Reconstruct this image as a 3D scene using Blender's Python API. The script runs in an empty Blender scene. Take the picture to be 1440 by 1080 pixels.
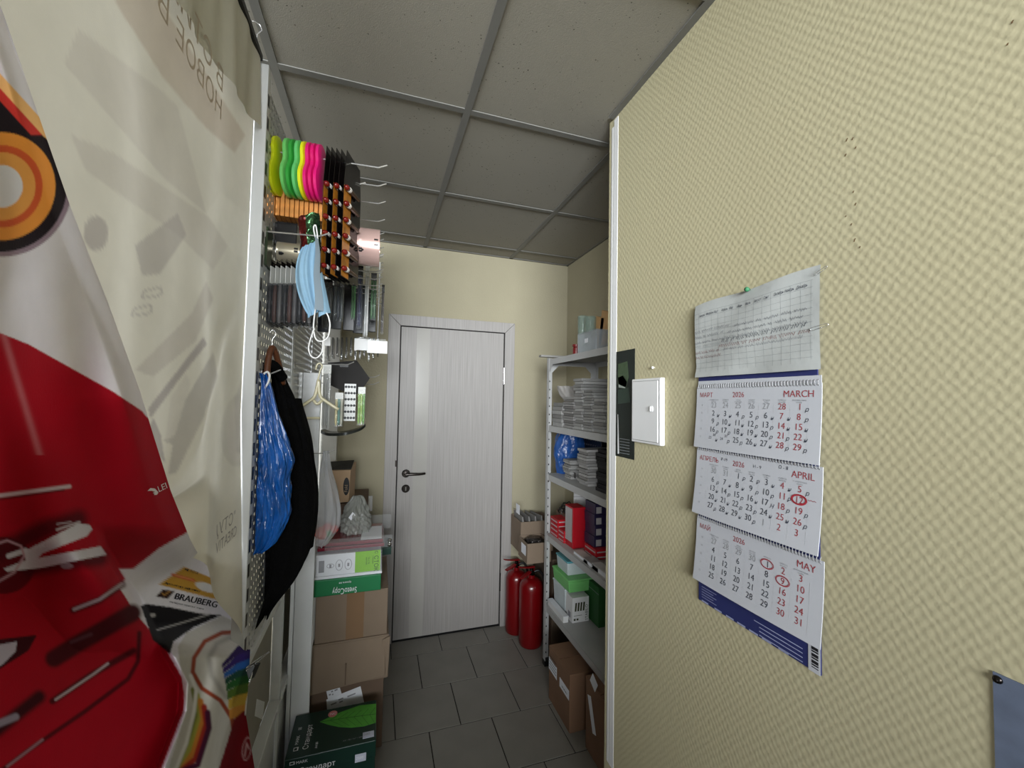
import bpy, math, random
import numpy as np
from mathutils import Vector, Matrix
random.seed(7); rng = np.random.default_rng(7)
SC = bpy.context.scene
COL = SC.collection
PI = math.pi

# ------------------------------------------------------------------ camera
FPX, YAW, PITCH, ROLL, EYE = 575.6, 0.3160, 0.0402, 0.0182, 1.54
_f = np.array([math.sin(YAW)*math.cos(PITCH), math.cos(YAW)*math.cos(PITCH), math.sin(PITCH)])
_r = np.array([math.cos(YAW), -math.sin(YAW), 0.0]); _u = np.cross(_r, _f)
RIGHT = math.cos(ROLL)*_r + math.sin(ROLL)*_u
UP = -math.sin(ROLL)*_r + math.cos(ROLL)*_u
FWD = _f
CAM = np.array([0.0, 0.0, EYE])
cam_d = bpy.data.cameras.new('camera'); cam_d.sensor_fit = 'HORIZONTAL'; cam_d.sensor_width = 36.0
cam_d.lens = 36.0*FPX/1440.0; cam_d.clip_start = 0.01
cam = bpy.data.objects.new('camera', cam_d); COL.objects.link(cam)
cam.matrix_world = Matrix(((RIGHT[0], UP[0], -FWD[0], 0.0), (RIGHT[1], UP[1], -FWD[1], 0.0),
                           (RIGHT[2], UP[2], -FWD[2], EYE), (0, 0, 0, 1)))
SC.camera = cam

# ------------------------------------------------------------------ world, daylight, exposure
wd = bpy.data.worlds.new('sky'); SC.world = wd; wd.use_nodes = True
wd.node_tree.nodes['Background'].inputs[0].default_value = (0.75, 0.86, 1.0, 1)
wd.node_tree.nodes['Background'].inputs[1].default_value = 0.25
SC.view_settings.view_transform = 'Standard'; SC.view_settings.look = 'None'
SC.view_settings.gamma = 1.0; SC.view_settings.use_curve_mapping = False
SC.view_settings.exposure = 0.0

def area_light(name, loc, target, sx, sy, power, col):
    l = bpy.data.lights.new(name, 'AREA'); l.shape = 'RECTANGLE'; l.size = sx; l.size_y = sy
    l.energy = power; l.color = col
    o = bpy.data.objects.new(name, l); COL.objects.link(o); o.location = loc
    o.rotation_euler = (Vector(target)-Vector(loc)).to_track_quat('-Z', 'Y').to_euler()
    return o
# daylight entering by the shop windows behind and to the left of the camera
area_light('daylight_front_window', (-0.9, -2.66, 1.90), (0.1, 1.5, 2.0), 2.9, 1.0, 66, (0.93, 0.975, 1.0)).data.spread = math.radians(54)
area_light('daylight_side_window', (-3.56, 0.2, 1.75), (0, 0.4, 1.7), 2.4, 1.3, 40, (0.93, 0.97, 1.0))

def pix(px, py, x=None, y=None, z=None):
    """world point on the plane x / y / z = const that shows at photo pixel (px, py)"""
    d = FWD + RIGHT*(px-720)/FPX - UP*(py-540)/FPX
    if x is not None: t = x/d[0]
    elif y is not None: t = y/d[1]
    else: t = (z-EYE)/d[2]
    return CAM + d*t
def pix_grid(PX, PY, X):
    """world points at photo pixels (PX, PY) on the surface x = X, all arrays"""
    d = FWD+RIGHT*((PX-720)/FPX)[..., None]-UP*((PY-540)/FPX)[..., None]
    return CAM+d*(X/d[..., 0])[..., None]
def project(P):
    Q = np.asarray(P, float)-CAM
    d = Q@FWD
    return 720+FPX*(Q@RIGHT)/d, 540-FPX*(Q@UP)/d

# ------------------------------------------------------------------ materials
def lin(c):
    c = np.asarray(c, float)/255.0
    return np.where(c <= 0.04045, c/12.92, ((c+0.055)/1.055)**2.4)
MATS = {}
def mat(name, rgb=(200, 200, 200), rough=0.6, metal=0.0, vary=0.08, vscale=12.0, bump=0.0, bscale=60.0,
        trans=0.0, alpha=1.0, coat=0.0, ior=1.45, attr=None, stretch=None, spec=0.5, translucent=0.0):
    if name in MATS: return MATS[name]
    m = bpy.data.materials.new(name); m.use_nodes = True; nt = m.node_tree; N = nt.nodes; L = nt.links
    b = N['Principled BSDF']; b.inputs['Roughness'].default_value = rough; b.inputs['Metallic'].default_value = metal
    b.inputs['Specular IOR Level'].default_value = spec; b.inputs['IOR'].default_value = ior
    b.inputs['Transmission Weight'].default_value = trans; b.inputs['Alpha'].default_value = alpha
    b.inputs['Coat Weight'].default_value = coat; b.inputs['Coat Roughness'].default_value = 0.08
    c = tuple(lin(rgb))+(1,)
    tc = N.new('ShaderNodeTexCoord'); mp = N.new('ShaderNodeMapping'); L.new(tc.outputs['Object'], mp.inputs[0])
    if stretch: mp.inputs['Scale'].default_value = stretch
    if attr:
        a = N.new('ShaderNodeAttribute'); a.attribute_name = attr; base = a.outputs['Color']
    else:
        r = N.new('ShaderNodeRGB'); r.outputs[0].default_value = c; base = r.outputs[0]
    if vary:
        nz = N.new('ShaderNodeTexNoise'); nz.inputs['Scale'].default_value = vscale; nz.inputs['Detail'].default_value = 4
        L.new(mp.outputs[0], nz.inputs['Vector'])
        mr = N.new('ShaderNodeMapRange'); mr.inputs[1].default_value = 0.25; mr.inputs[2].default_value = 0.75
        mr.inputs[3].default_value = 1-vary; mr.inputs[4].default_value = 1+vary; L.new(nz.outputs[0], mr.inputs[0])
        mx = N.new('ShaderNodeMix'); mx.data_type = 'RGBA'; mx.blend_type = 'MULTIPLY'; mx.inputs[0].default_value = 1
        L.new(base, mx.inputs[6]); L.new(mr.outputs[0], mx.inputs[7]); base = mx.outputs[2]
    L.new(base, b.inputs['Base Color'])
    if bump:
        nb = N.new('ShaderNodeTexNoise'); nb.inputs['Scale'].default_value = bscale; nb.inputs['Detail'].default_value = 3
        L.new(mp.outputs[0], nb.inputs['Vector'])
        bp = N.new('ShaderNodeBump'); bp.inputs['Strength'].default_value = bump; bp.inputs['Distance'].default_value = 0.01
        L.new(nb.outputs[0], bp.inputs['Height']); L.new(bp.outputs[0], b.inputs['Normal'])
    if translucent:
        t = N.new('ShaderNodeBsdfTranslucent'); L.new(base, t.inputs[0])
        mm = N.new('ShaderNodeMixShader'); mm.inputs[0].default_value = translucent
        L.new(b.outputs[0], mm.inputs[1]); L.new(t.outputs[0], mm.inputs[2])
        L.new(mm.outputs[0], N['Material Output'].inputs[0])
    MATS[name] = m
    return m
def clear(name, rgb=(235, 240, 240), alpha=0.25, rough=0.08):
    """thin clear plastic film: mostly see-through with a glossy sheen"""
    if name in MATS: return MATS[name]
    m = bpy.data.materials.new(name); m.use_nodes = True; N = m.node_tree.nodes; L = m.node_tree.links
    b = N['Principled BSDF']; b.inputs['Roughness'].default_value = rough
    nz = N.new('ShaderNodeTexNoise'); nz.inputs['Scale'].default_value = 25
    tc = N.new('ShaderNodeTexCoord'); L.new(tc.outputs['Object'], nz.inputs['Vector'])
    bp = N.new('ShaderNodeBump'); bp.inputs['Strength'].default_value = 0.5; bp.inputs['Distance'].default_value = 0.01
    L.new(nz.outputs[0], bp.inputs['Height']); L.new(bp.outputs[0], b.inputs['Normal'])
    b.inputs['Base Color'].default_value = tuple(lin(rgb))+(1,)
    t = N.new('ShaderNodeBsdfTransparent'); mm = N.new('ShaderNodeMixShader'); mm.inputs[0].default_value = alpha
    L.new(t.outputs[0], mm.inputs[1]); L.new(b.outputs[0], mm.inputs[2]); L.new(mm.outputs[0], N['Material Output'].inputs[0])
    MATS[name] = m
    return m

# ------------------------------------------------------------------ mesh builder
class MB:
    def __init__(s): s.v = []; s.f = []; s.m = []
    def add(s, V, F, m=0):
        k = len(s.v); s.v.extend([tuple(map(float, p)) for p in V]); s.f.extend([tuple(i+k for i in f) for f in F]); s.m.extend([m]*len(F)); return s
    def box(s, a, b, m=0):
        x0, y0, z0 = np.minimum(a, b); x1, y1, z1 = np.maximum(a, b)
        return s.add([(x0,y0,z0),(x1,y0,z0),(x1,y1,z0),(x0,y1,z0),(x0,y0,z1),(x1,y0,z1),(x1,y1,z1),(x0,y1,z1)],
                     [(0,3,2,1),(4,5,6,7),(0,1,5,4),(1,2,6,5),(2,3,7,6),(3,0,4,7)], m)
    def obox(s, c, size, M=None, m=0):
        """box of given size centred at c, turned by 3x3 M"""
        h = np.array(size)/2.0; V = []
        for sx, sy, sz in ((-1,-1,-1),(1,-1,-1),(1,1,-1),(-1,1,-1),(-1,-1,1),(1,-1,1),(1,1,1),(-1,1,1)):
            p = np.array([sx, sy, sz])*h
            if M is not None: p = np.array(M)@p
            V.append(p+np.array(c))
        return s.add(V, [(0,3,2,1),(4,5,6,7),(0,1,5,4),(1,2,6,5),(2,3,7,6),(3,0,4,7)], m)
    def hexa(s, P, m=0):
        """eight corners: bottom ring then top ring"""
        return s.add(P, [(0,3,2,1),(4,5,6,7),(0,1,5,4),(1,2,6,5),(2,3,7,6),(3,0,4,7)], m)
    def prism(s, poly, o, ex, ey, ez, m=0, caps=True):
        """2-D polygon in frame (o, ex, ey) extruded by vector ez"""
        o, ex, ey, ez = map(np.array, (o, ex, ey, ez)); n = len(poly)
        V = [o+ex*p[0]+ey*p[1] for p in poly]; V += [p+ez for p in V]
        F = [(i, (i+1) % n, n+(i+1) % n, n+i) for i in range(n)]
        if caps: F += [tuple(range(n))[::-1], tuple(range(n, 2*n))]
        return s.add(V, F, m)
    def tube(s, pts, r, n=8, m=0, caps=True, closed=False):
        pts = [np.array(p, float) for p in pts]; k = len(pts); V = []; up = None
        rr = r if hasattr(r, '__len__') else [r]*k
        for i, p in enumerate(pts):
            if closed: t = pts[(i+1) % k]-pts[i-1]
            else: t = pts[min(i+1, k-1)]-pts[max(i-1, 0)]
            t = t/(np.linalg.norm(t)+1e-9)
            if up is None:
                up = np.array([0, 0, 1.0]) if abs(t[2]) < 0.9 else np.array([1.0, 0, 0])
            a = np.cross(t, up); a /= np.linalg.norm(a)+1e-9; up = np.cross(a, t)
            for j in range(n):
                th = 2*PI*j/n; V.append(p+rr[i]*(math.cos(th)*a+math.sin(th)*up))
        F = []
        for i in range(k if closed else k-1):
            i2 = (i+1) % k
            for j in range(n): F.append((i*n+j, i*n+(j+1) % n, i2*n+(j+1) % n, i2*n+j))
        if caps and not closed: F += [tuple(range(n))[::-1], tuple((k-1)*n+j for j in range(n))]
        return s.add(V, F, m)
    def cyl(s, a, b, r, n=20, m=0, r2=None, caps=True): return s.tube([a, b], [r, r if r2 is None else r2], n, m, caps)
    def lathe(s, prof, o, ax=(0,0,1), n=28, m=0, cap=True):
        """profile [(r,h)] turned about axis ax at o"""
        ax = np.array(ax, float); ax /= np.linalg.norm(ax); t = np.array([1., 0, 0]) if abs(ax[0]) < .9 else np.array([0, 1., 0])
        a = np.cross(ax, t); a /= np.linalg.norm(a); b = np.cross(ax, a); V = []
        for r, h in prof:
            for j in range(n):
                th = 2*PI*j/n; V.append(np.array(o)+ax*h+r*(math.cos(th)*a+math.sin(th)*b))
        F = [(i*n+j, i*n+(j+1) % n, (i+1)*n+(j+1) % n, (i+1)*n+j) for i in range(len(prof)-1) for j in range(n)]
        if cap: F += [tuple(range(n))[::-1], tuple((len(prof)-1)*n+j for j in range(n))]
        return s.add(V, F, m)
    def grid(s, P, m=0):
        """P[rows][cols] of points"""
        P = np.asarray(P, float); R, C = P.shape[:2]
        return s.add(P.reshape(-1, 3), [(i*C+j, i*C+j+1, (i+1)*C+j+1, (i+1)*C+j) for i in range(R-1) for j in range(C-1)], m)
    def loft(s, rings, m=0, caps=True):
        n = len(rings[0]); V = [p for r in rings for p in r]; k = len(rings)
        F = [(i*n+j, i*n+(j+1) % n, (i+1)*n+(j+1) % n, (i+1)*n+j) for i in range(k-1) for j in range(n)]
        if caps: F += [tuple(range(n))[::-1], tuple((k-1)*n+j for j in range(n))]
        return s.add(V, F, m)
    def text(s, txt, o, ex, ey, size, m=0, align='l', shear=0.0, sx=1.0, fn=None):
        """flat lettering: baseline start o, unit vectors ex (reading) and ey (up); fn maps a point"""
        V, F, w = tgeom(txt); o, ex, ey = map(np.array, (o, ex, ey))
        off = {'l': 0, 'c': -w/2, 'r': -w}[align]
        P = [o+ex*((p[0]+off)*sx+shear*p[1])*size+ey*p[1]*size for p in V]
        if fn: P = [fn(p) for p in P]
        return s.add(P, F, m)
    def ribbon(s, pts, w, nrm, m=0):
        """flat stroke of width w along pts lying in the plane with normal nrm"""
        pts = [np.array(p, float) for p in pts]; nrm = np.array(nrm, float); V = []; k = len(pts)
        for i, p in enumerate(pts):
            t = pts[min(i+1, k-1)]-pts[max(i-1, 0)]; t /= np.linalg.norm(t)+1e-9
            a = np.cross(nrm, t); V += [p-a*w/2, p+a*w/2]
        return s.add(V, [(2*i, 2*i+2, 2*i+3, 2*i+1) for i in range(k-1)], m)

_TG = {}
def tgeom(t):
    if t in _TG: return _TG[t]
    c = bpy.data.curves.new('lettering', 'FONT'); c.body = t; c.size = 1.0; c.resolution_u = 3
    o = bpy.data.objects.new('lettering', c); COL.objects.link(o)
    dg = bpy.context.evaluated_depsgraph_get()
    me = bpy.data.meshes.new_from_object(o.evaluated_get(dg), depsgraph=dg)
    V = [tuple(v.co)[:2] for v in me.vertices]; F = [tuple(p.vertices) for p in me.polygons]
    bpy.data.objects.remove(o); bpy.data.curves.remove(c); bpy.data.meshes.remove(me)
    w = max([v[0] for v in V]) if V else 0.5
    _TG[t] = (V, F, w); return _TG[t]

def _base(parent):
    b = Vector((0, 0, 0)); p = parent
    while p is not None: b = b+p.location; p = p.parent
    return b
def obj(name, mb, mats, parent=None, smooth=False, bevel=0.0, origin=None):
    if not isinstance(mats, (list, tuple)): mats = [mats]
    V = np.array(mb.v, float)
    if parent is None:
        o3 = np.array(origin) if origin is not None else np.array([(V[:,0].min()+V[:,0].max())/2, (V[:,1].min()+V[:,1].max())/2, V[:,2].min()])
    else: o3 = np.array(_base(parent))
    me = bpy.data.meshes.new(name); me.from_pydata([tuple(p) for p in V-o3], [], mb.f)
    for m in mats: me.materials.append(m)
    if len(mats) > 1: me.polygons.foreach_set('material_index', mb.m)
    if smooth: me.polygons.foreach_set('use_smooth', [True]*len(me.polygons))
    me.update()
    o = bpy.data.objects.new(name, me); COL.objects.link(o)
    if parent is None: o.location = o3
    else: o.parent = parent
    if bevel:
        bv = o.modifiers.new('bevel', 'BEVEL'); bv.width = bevel; bv.segments = 2; bv.limit_method = 'ANGLE'; bv.angle_limit = 0.6
    if smooth and smooth != True:
        me.polygons.foreach_set('use_smooth', [True]*len(me.polygons))
        me.set_sharp_from_angle(angle=float(smooth))
    return o
def thing(name, label, cat, loc=(0, 0, 0), group=None):
    o = bpy.data.objects.new(name, None); COL.objects.link(o); o.location = [float(c) for c in loc]; o.empty_display_size = 0.05
    return tag(o, label, cat, group)
def tag(o, label, cat, group=None):
    o['label'] = label; o['category'] = cat
    if group: o['group'] = group
    return o
def struct(name, mb, m, **k):
    o = obj(name, mb, m, **k); o['kind'] = 'structure'; return o
def rotz(a): return np.array([[math.cos(a), -math.sin(a), 0], [math.sin(a), math.cos(a), 0], [0, 0, 1]])
def roty(a): return np.array([[math.cos(a), 0, math.sin(a)], [0, 1, 0], [-math.sin(a), 0, math.cos(a)]])
def rotx(a): return np.array([[1, 0, 0], [0, math.cos(a), -math.sin(a)], [0, math.sin(a), math.cos(a)]])
def share(name, src, parent, dloc):
    """copy of a small piece that shares the mesh of src"""
    o = bpy.data.objects.new(name, src.data); COL.objects.link(o); o.parent = parent; o.location = dloc
    return o
def smooth01(t): t = np.clip(t, 0, 1); return t*t*(3-2*t)
# ================================================================== the room
H, YE, XR, XN, YC = 2.549, 2.742, 0.770, 1.318, 1.272      # ceiling, end wall, near right wall, niche wall, wall corner
XL, YB = -3.5, -2.6                                        # shop side: left wall and front wall

def wallpaper():
    m = bpy.data.materials.new('embossed_wallpaper'); m.use_nodes = True; N = m.node_tree.nodes; L = m.node_tree.links
    b = N['Principled BSDF']; b.inputs['Roughness'].default_value = 0.75; b.inputs['Specular IOR Level'].default_value = 0.25
    geo = N.new('ShaderNodeNewGeometry'); sp = N.new('ShaderNodeSeparateXYZ'); L.new(geo.outputs['Position'], sp.inputs[0])
    nz = N.new('ShaderNodeTexNoise'); nz.inputs['Scale'].default_value = 55; nz.inputs['Detail'].default_value = 2
    L.new(geo.outputs['Position'], nz.inputs['Vector'])
    def math_(op, a, c=None):
        n = N.new('ShaderNodeMath'); n.operation = op
        for i, q in enumerate((a, c)):
            if q is None: continue
            if isinstance(q, (int, float)): n.inputs[i].default_value = q
            else: L.new(q, n.inputs[i])
        return n.outputs[0]
    wob = math_('MULTIPLY', nz.outputs[0], 2.6)
    a = math_('ADD', math_('MULTIPLY', sp.outputs['Y'], 2*PI/0.0165), wob)
    nzb = N.new('ShaderNodeTexNoise'); nzb.inputs['Scale'].default_value = 47; nzb.inputs['Detail'].default_value = 2; L.new(geo.outputs['Position'], nzb.inputs['Vector'])
    sh_ = N.new('ShaderNodeSeparateColor'); L.new(nzb.outputs['Color'], sh_.inputs[0])
    c = math_('ADD', math_('MULTIPLY', sp.outputs['Z'], 2*PI/0.0215), math_('MULTIPLY', sh_.outputs[2], 4.2))
    h = math_('MULTIPLY', math_('SINE', a), math_('SINE', c))
    n2 = N.new('ShaderNodeTexNoise'); n2.inputs['Scale'].default_value = 260; n2.inputs['Detail'].default_value = 2
    L.new(geo.outputs['Position'], n2.inputs['Vector'])
    hh = math_('ADD', h, math_('MULTIPLY', n2.outputs[0], 0.9))
    bp = N.new('ShaderNodeBump'); bp.inputs['Strength'].default_value = 0.5; bp.inputs['Distance'].default_value = 0.00045
    L.new(hh, bp.inputs['Height']); L.new(bp.outputs[0], b.inputs['Normal'])
    n3 = N.new('ShaderNodeTexNoise'); n3.inputs['Scale'].default_value = 2.0; n3.inputs['Detail'].default_value = 5
    L.new(geo.outputs['Position'], n3.inputs['Vector'])
    mx = N.new('ShaderNodeMix'); mx.data_type = 'RGBA'; L.new(n3.outputs[0], mx.inputs[0])
    mx.inputs[6].default_value = tuple(lin((180, 171, 139)))+(1,); mx.inputs[7].default_value = tuple(lin((184, 178, 147)))+(1,)
    L.new(mx.outputs[2], b.inputs['Base Color'])
    return m
M_paper = wallpaper()
M_paint = mat('cream_wall_paint', (156, 149, 126), 0.8, vary=0.04, vscale=4, bump=0.15, bscale=90)
M_grout = mat('dark_grout', (30, 29, 28), 0.9)
M_tile = mat('grey_floor_tile', (126, 123, 116), 0.42, vary=0.09, vscale=7, bump=0.04, bscale=200)
M_white = mat('white_plastic', (222, 222, 222), 0.35, vary=0.03)
M_wmetal = mat('white_enamelled_metal', (214, 216, 218), 0.4, vary=0.04, spec=0.4)
M_black = mat('black_plastic', (14, 14, 15), 0.4)
M_chrome = mat('chrome', (210, 210, 212), 0.18, metal=1.0, vary=0.03)
M_steel = mat('bright_steel_wire', (228, 228, 228), 0.25, metal=0.8, vary=0.03)

# floor: grout slab with staggered square tiles
mb = MB().box((XL, YB, -0.06), (XN+0.1, YE+0.1, -0.003)); floor = struct('floor', mb, M_grout, origin=(0, 0, 0))
T, FX, FY = 0.3, 0.2716, 2.8733
tile0 = None
for j in range(0, 11):
    y1, y0 = FY-T*j, FY-T*(j+1)
    y1 = min(y1, YE)
    for i in range(-5, 5):
        x0 = FX+T*(i+(0.5 if j % 2 == 0 else 0.0)); x1 = min(x0+T, XN)
        if x0 > XN-0.02: continue
        if y0 < 1.2 and x0 > XR: continue
        g = 0.0022
        if abs(x1-x0-T) < 1e-4 and abs(y1-y0-T) < 1e-4:
            if tile0 is None:
                mb = MB().box((-T/2+g, -T/2+g, -0.008), (T/2-g, T/2-g, 0)); tile0 = obj('floor_tile', mb, M_tile, parent=floor, bevel=0.0012)
                tile0.location = ((x0+x1)/2, (y0+y1)/2, 0)
            else:
                o = share('floor_tile', tile0, floor, ((x0+x1)/2, (y0+y1)/2, random.uniform(-.0004, .0004)))
                bv = o.modifiers.new('bevel', 'BEVEL'); bv.width = 0.0012; bv.segments = 1
        else:
            obj('floor_tile', MB().box((x0+g, y0+g, -0.008), (x1-g, y1-g, 0)), M_tile, parent=floor)
# the shop floor behind the camera, too far from the lens to show single tiles
ob = MB().box((XL, YB, -0.008), (XR, FY-T*11-0.002, 0)); obj('floor_surface', ob, M_tile, parent=floor)

# ceiling: suspended grid with lay-in panels
def speckle():
    m = bpy.data.materials.new('fissured_ceiling_panel'); m.use_nodes = True; N = m.node_tree.nodes; L = m.node_tree.links
    b = N['Principled BSDF']; b.inputs['Roughness'].default_value = 0.9; b.inputs['Specular IOR Level'].default_value = 0.1
    g = N.new('ShaderNodeNewGeometry')
    v = N.new('ShaderNodeTexVoronoi'); v.inputs['Scale'].default_value = 75; L.new(g.outputs['Position'], v.inputs['Vector'])
    nz = N.new('ShaderNodeTexNoise'); nz.inputs['Scale'].default_value = 30; L.new(g.outputs['Position'], nz.inputs['Vector'])
    th = N.new('ShaderNodeMath'); th.operation = 'MULTIPLY_ADD'; L.new(nz.outputs[0], th.inputs[0]); th.inputs[1].default_value = 0.6; th.inputs[2].default_value = -0.22
    lt = N.new('ShaderNodeMath'); lt.operation = 'LESS_THAN'; L.new(v.outputs['Distance'], lt.inputs[0]); L.new(th.outputs[0], lt.inputs[1])
    mx = N.new('ShaderNodeMix'); mx.data_type = 'RGBA'; L.new(lt.outputs[0], mx.inputs[0])
    mx.inputs[6].default_value = tuple(lin((150, 146, 136)))+(1,); mx.inputs[7].default_value = tuple(lin((100, 96, 88)))+(1,)
    L.new(mx.outputs[2], b.inputs['Base Color'])
    n2 = N.new('ShaderNodeTexNoise'); n2.inputs['Scale'].default_value = 350; L.new(g.outputs['Position'], n2.inputs['Vector'])
    bp = N.new('ShaderNodeBump'); bp.inputs['Strength'].default_value = 0.25; bp.inputs['Distance'].default_value = 0.002
    L.new(n2.outputs[0], bp.inputs['Height']); L.new(bp.outputs[0], b.inputs['Normal'])
    return m
M_ceil = speckle()
M_bar = mat('grey_ceiling_grid', (112, 111, 107), 0.5, vary=0.05)
CX0, CY0 = 0.2685, 1.3793
ceiling = struct('ceiling', MB().box((XL, YB, H+0.03), (XN+0.1, YE+0.1, H+0.09)), mat('ceiling_void', (90, 88, 82), 0.9), origin=(0, 0, 0))
panel0 = None
for i in range(-7, 3):
    for j in range(-7, 3):
        x0, x1 = CX0+.6*i, CX0+.6*(i+1); y0, y1 = CY0+.6*j, CY0+.6*(j+1)
        x1c, y1c, x0c, y0c = min(x1, XN), min(y1, YE), max(x0, XL), max(y0, YB)
        if y1 <= YC+0.11 and x1c > XR: x1c = XR if y1 < YC+0.05 else x1c
        if x1c-x0c < 0.03 or y1c-y0c < 0.03: continue
        if (x1c, y1c, x0c, y0c) == (x1, y1, x0, y0):
            if panel0 is None:
                panel0 = obj('ceiling_panel', MB().box((-.296, -.296, 0), (.296, .296, .014)), M_ceil, parent=ceiling)
                panel0.location = ((x0+x1)/2, (y0+y1)/2, H+0.002)
            else:
                share('ceiling_panel', panel0, ceiling, ((x0+x1)/2, (y0+y1)/2, H+0.002+random.uniform(0, .002)))
        else:
            obj('ceiling_panel', MB().box((x0c+.004, y0c+.004, H+.002), (x1c-.004, y1c-.004, H+.016)), M_ceil, parent=ceiling)
for i in range(-6, 3):
    x = CX0+.6*i
    if x > XN: continue
    ya = YC if x > XR else YB
    obj('grid_bar', MB().box((x-.012, ya, H-.003), (x+.012, YE, H+.001)).box((x-.002, ya, H+.001), (x+.002, YE, H+.03)), M_bar, parent=ceiling)
for j in range(-6, 3):
    y = CY0+.6*j
    xb = XN if y > YC else XR
    obj('grid_bar', MB().box((XL, y-.012, H-.0025), (xb, y+.012, H+.001)), M_bar, parent=ceiling)
obj('edge_angle', MB().box((XR-.022, YB, H-.003), (XR, YC-.03, H+.001)), M_bar, parent=ceiling)
obj('edge_angle', MB().box((XL, YE-.016, H-.003), (XN, YE, H+.001)), M_bar, parent=ceiling)
obj('edge_angle', MB().box((XN-.016, YC, H-.003), (XN, YE, H+.001)), M_bar, parent=ceiling)

# walls
TH = 0.548
mb = MB().box((XR, YB, 0), (XN+0.1, YC-.003, H+.03)); wall_right = struct('wall_right', mb, M_paper, origin=(0, 0, 0))
struct('wall_niche', MB().box((XN, YC, 0), (XN+.1, YE, H+.03)), M_paint, origin=(0, 0, 0))
wall_end = struct('wall_end', MB().box((XL, YE+.001, 0), (0.125, YE+.1, H+.03)).box((0.835, YE+.001, 0), (XN+.1, YE+.1, H+.03)).box((0.125, YE+.001, 2.015), (0.835, YE+.1, H+.03)), M_paint, origin=(0, 0, 0))
# shop side with its two windows
def wall_with_window(name, wn, axis, c, a0, a1, w0, w1, z0, z1):
    def bx(mb, p0, p1, q0, q1, d0, d1):
        if axis == 'y': mb.box((p0, c+d0, q0), (p1, c+d1, q1))
        else: mb.box((c+d0, p0, q0), (c+d1, p1, q1))
    mb = MB(); d = (-.1, 0)
    bx(mb, a0, w0, 0, H+.03, *d); bx(mb, w1, a1, 0, H+.03, *d); bx(mb, w0, w1, 0, z0, *d); bx(mb, w0, w1, z1, H+.03, *d)
    struct(name, mb, M_paint, origin=(0, 0, 0))
    win = bpy.data.objects.new(wn, None); COL.objects.link(win); win['kind'] = 'structure'
    fr = MB()
    for (p0, p1, q0, q1) in ((w0, w0+.06, z0, z1), (w1-.06, w1, z0, z1), (w0, w1, z0, z0+.06), (w0, w1, z1-.06, z1), ((w0+w1)/2-.03, (w0+w1)/2+.03, z0, z1)):
        bx(fr, p0, p1, q0, q1, -.055, -.005)
    obj('window_frame', fr, M_white, parent=win)
    si = MB(); bx(si, w0-.04, w1+.04, z0-.03, z0, -.02, .12); obj('window_sill', si, M_white, parent=win)
wall_with_window('wall_front', 'window_1', 'y', YB, XL-.1, XR, -2.5, 0.5, 1.25, 2.45)
wall_with_window('wall_left', 'window_2', 'x', XL, YB, YE, -1.2, 1.5, 1.05, 2.42)

# white plastic corner strip on the wall end
mb = MB()
mb.prism([(0, 0), (.024, 0), (.024, -.002), (.0, -.0015)], (XR, 1.212, 0.335), (0, 1, 0), (1, 0, 0), (0, 0, 2.205))
mb.prism([(0, 0), (.012, -.0015), (.020, 0), (.030, .010), (.036, .02), (.036, .03), (0, .03)], (XR-.0003, YC-.036, 0.335), (0, 1, 0), (1, 0, 0), (0, 0, 2.185))
trim = struct('trim_1', mb, M_white, origin=(XR, 1.24, .335))
struct('trim_2', MB().box((XR+.004, YC-.003, 0), (XR+.05, YC+.004, 2.5)), mat('bare_corner_edge', (196, 190, 170), .7), origin=(XR, 1.24, 0))
struct('baseboard_end', MB().box((0.905, YE-.012, 0), (XN, YE, .06)).box((-1.2, YE-.012, 0), (0.045, YE, .06)), mat('grey_baseboard', (120, 118, 110), .5), origin=(0, YE, 0))

# door
M_door = mat('bleached_oak_laminate', (152, 148, 145), 0.45, vary=0.16, vscale=9, stretch=(22, 60, 0.35), bump=0.06, bscale=9)
M_inlay = mat('pale_glossy_inlay', (166, 163, 158), 0.22, vary=0.04, vscale=4)
M_dark = mat('black_rubber_gap', (22, 18, 20), 0.8)
M_gun = mat('dark_nickel', (62, 58, 56), 0.25, metal=1.0, vary=.03)
door = bpy.data.objects.new('door_1', None); COL.objects.link(door); door['kind'] = 'structure'; door.location = (0.48, YE, 0)
dx0, dx1, dz1 = 0.129, 0.833, 2.008
leaf = obj('door_leaf', MB().box((dx0+.004, YE-.002, .012), (dx1-.003, YE+.04, dz1)), M_door, parent=door, bevel=.002)
obj('inlay_strip', MB().box((.232, YE-.0032, .014), (.318, YE, dz1-.002)), M_inlay, parent=leaf)
obj('jamb', MB().box((dx0-.004, YE-.006, 0), (dx0+.004, YE+.05, dz1+.004)), M_dark, parent=door)
obj('jamb', MB().box((dx1-.003, YE-.004, 0), (dx1+.002, YE+.05, dz1+.004)), M_dark, parent=door)
obj('jamb', MB().box((dx0, YE-.004, dz1), (dx1, YE+.05, dz1+.004)), M_dark, parent=door)
ox0, ox1, oz = 0.052, 0.906, 2.083
yc = YE-.016
def casing(name, poly): obj(name, MB().prism(poly, (0, yc, 0), (1, 0, 0), (0, 0, 1), (0, .016, 0)), M_door, parent=door, bevel=.0015)
casing('casing', [(ox0, 0), (dx0-.003, 0), (dx0-.003, dz1+.004), (ox0, oz)])
casing('casing', [(dx1+.003, 0), (ox1, 0), (ox1, oz), (dx1+.003, dz1+.004)])
casing('casing', [(ox0+.001, oz), (dx0-.002, dz1+.005), (dx1+.002, dz1+.005), (ox1-.001, oz)])
hp = pix(570.8, 665.8, y=YE-.002)
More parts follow.
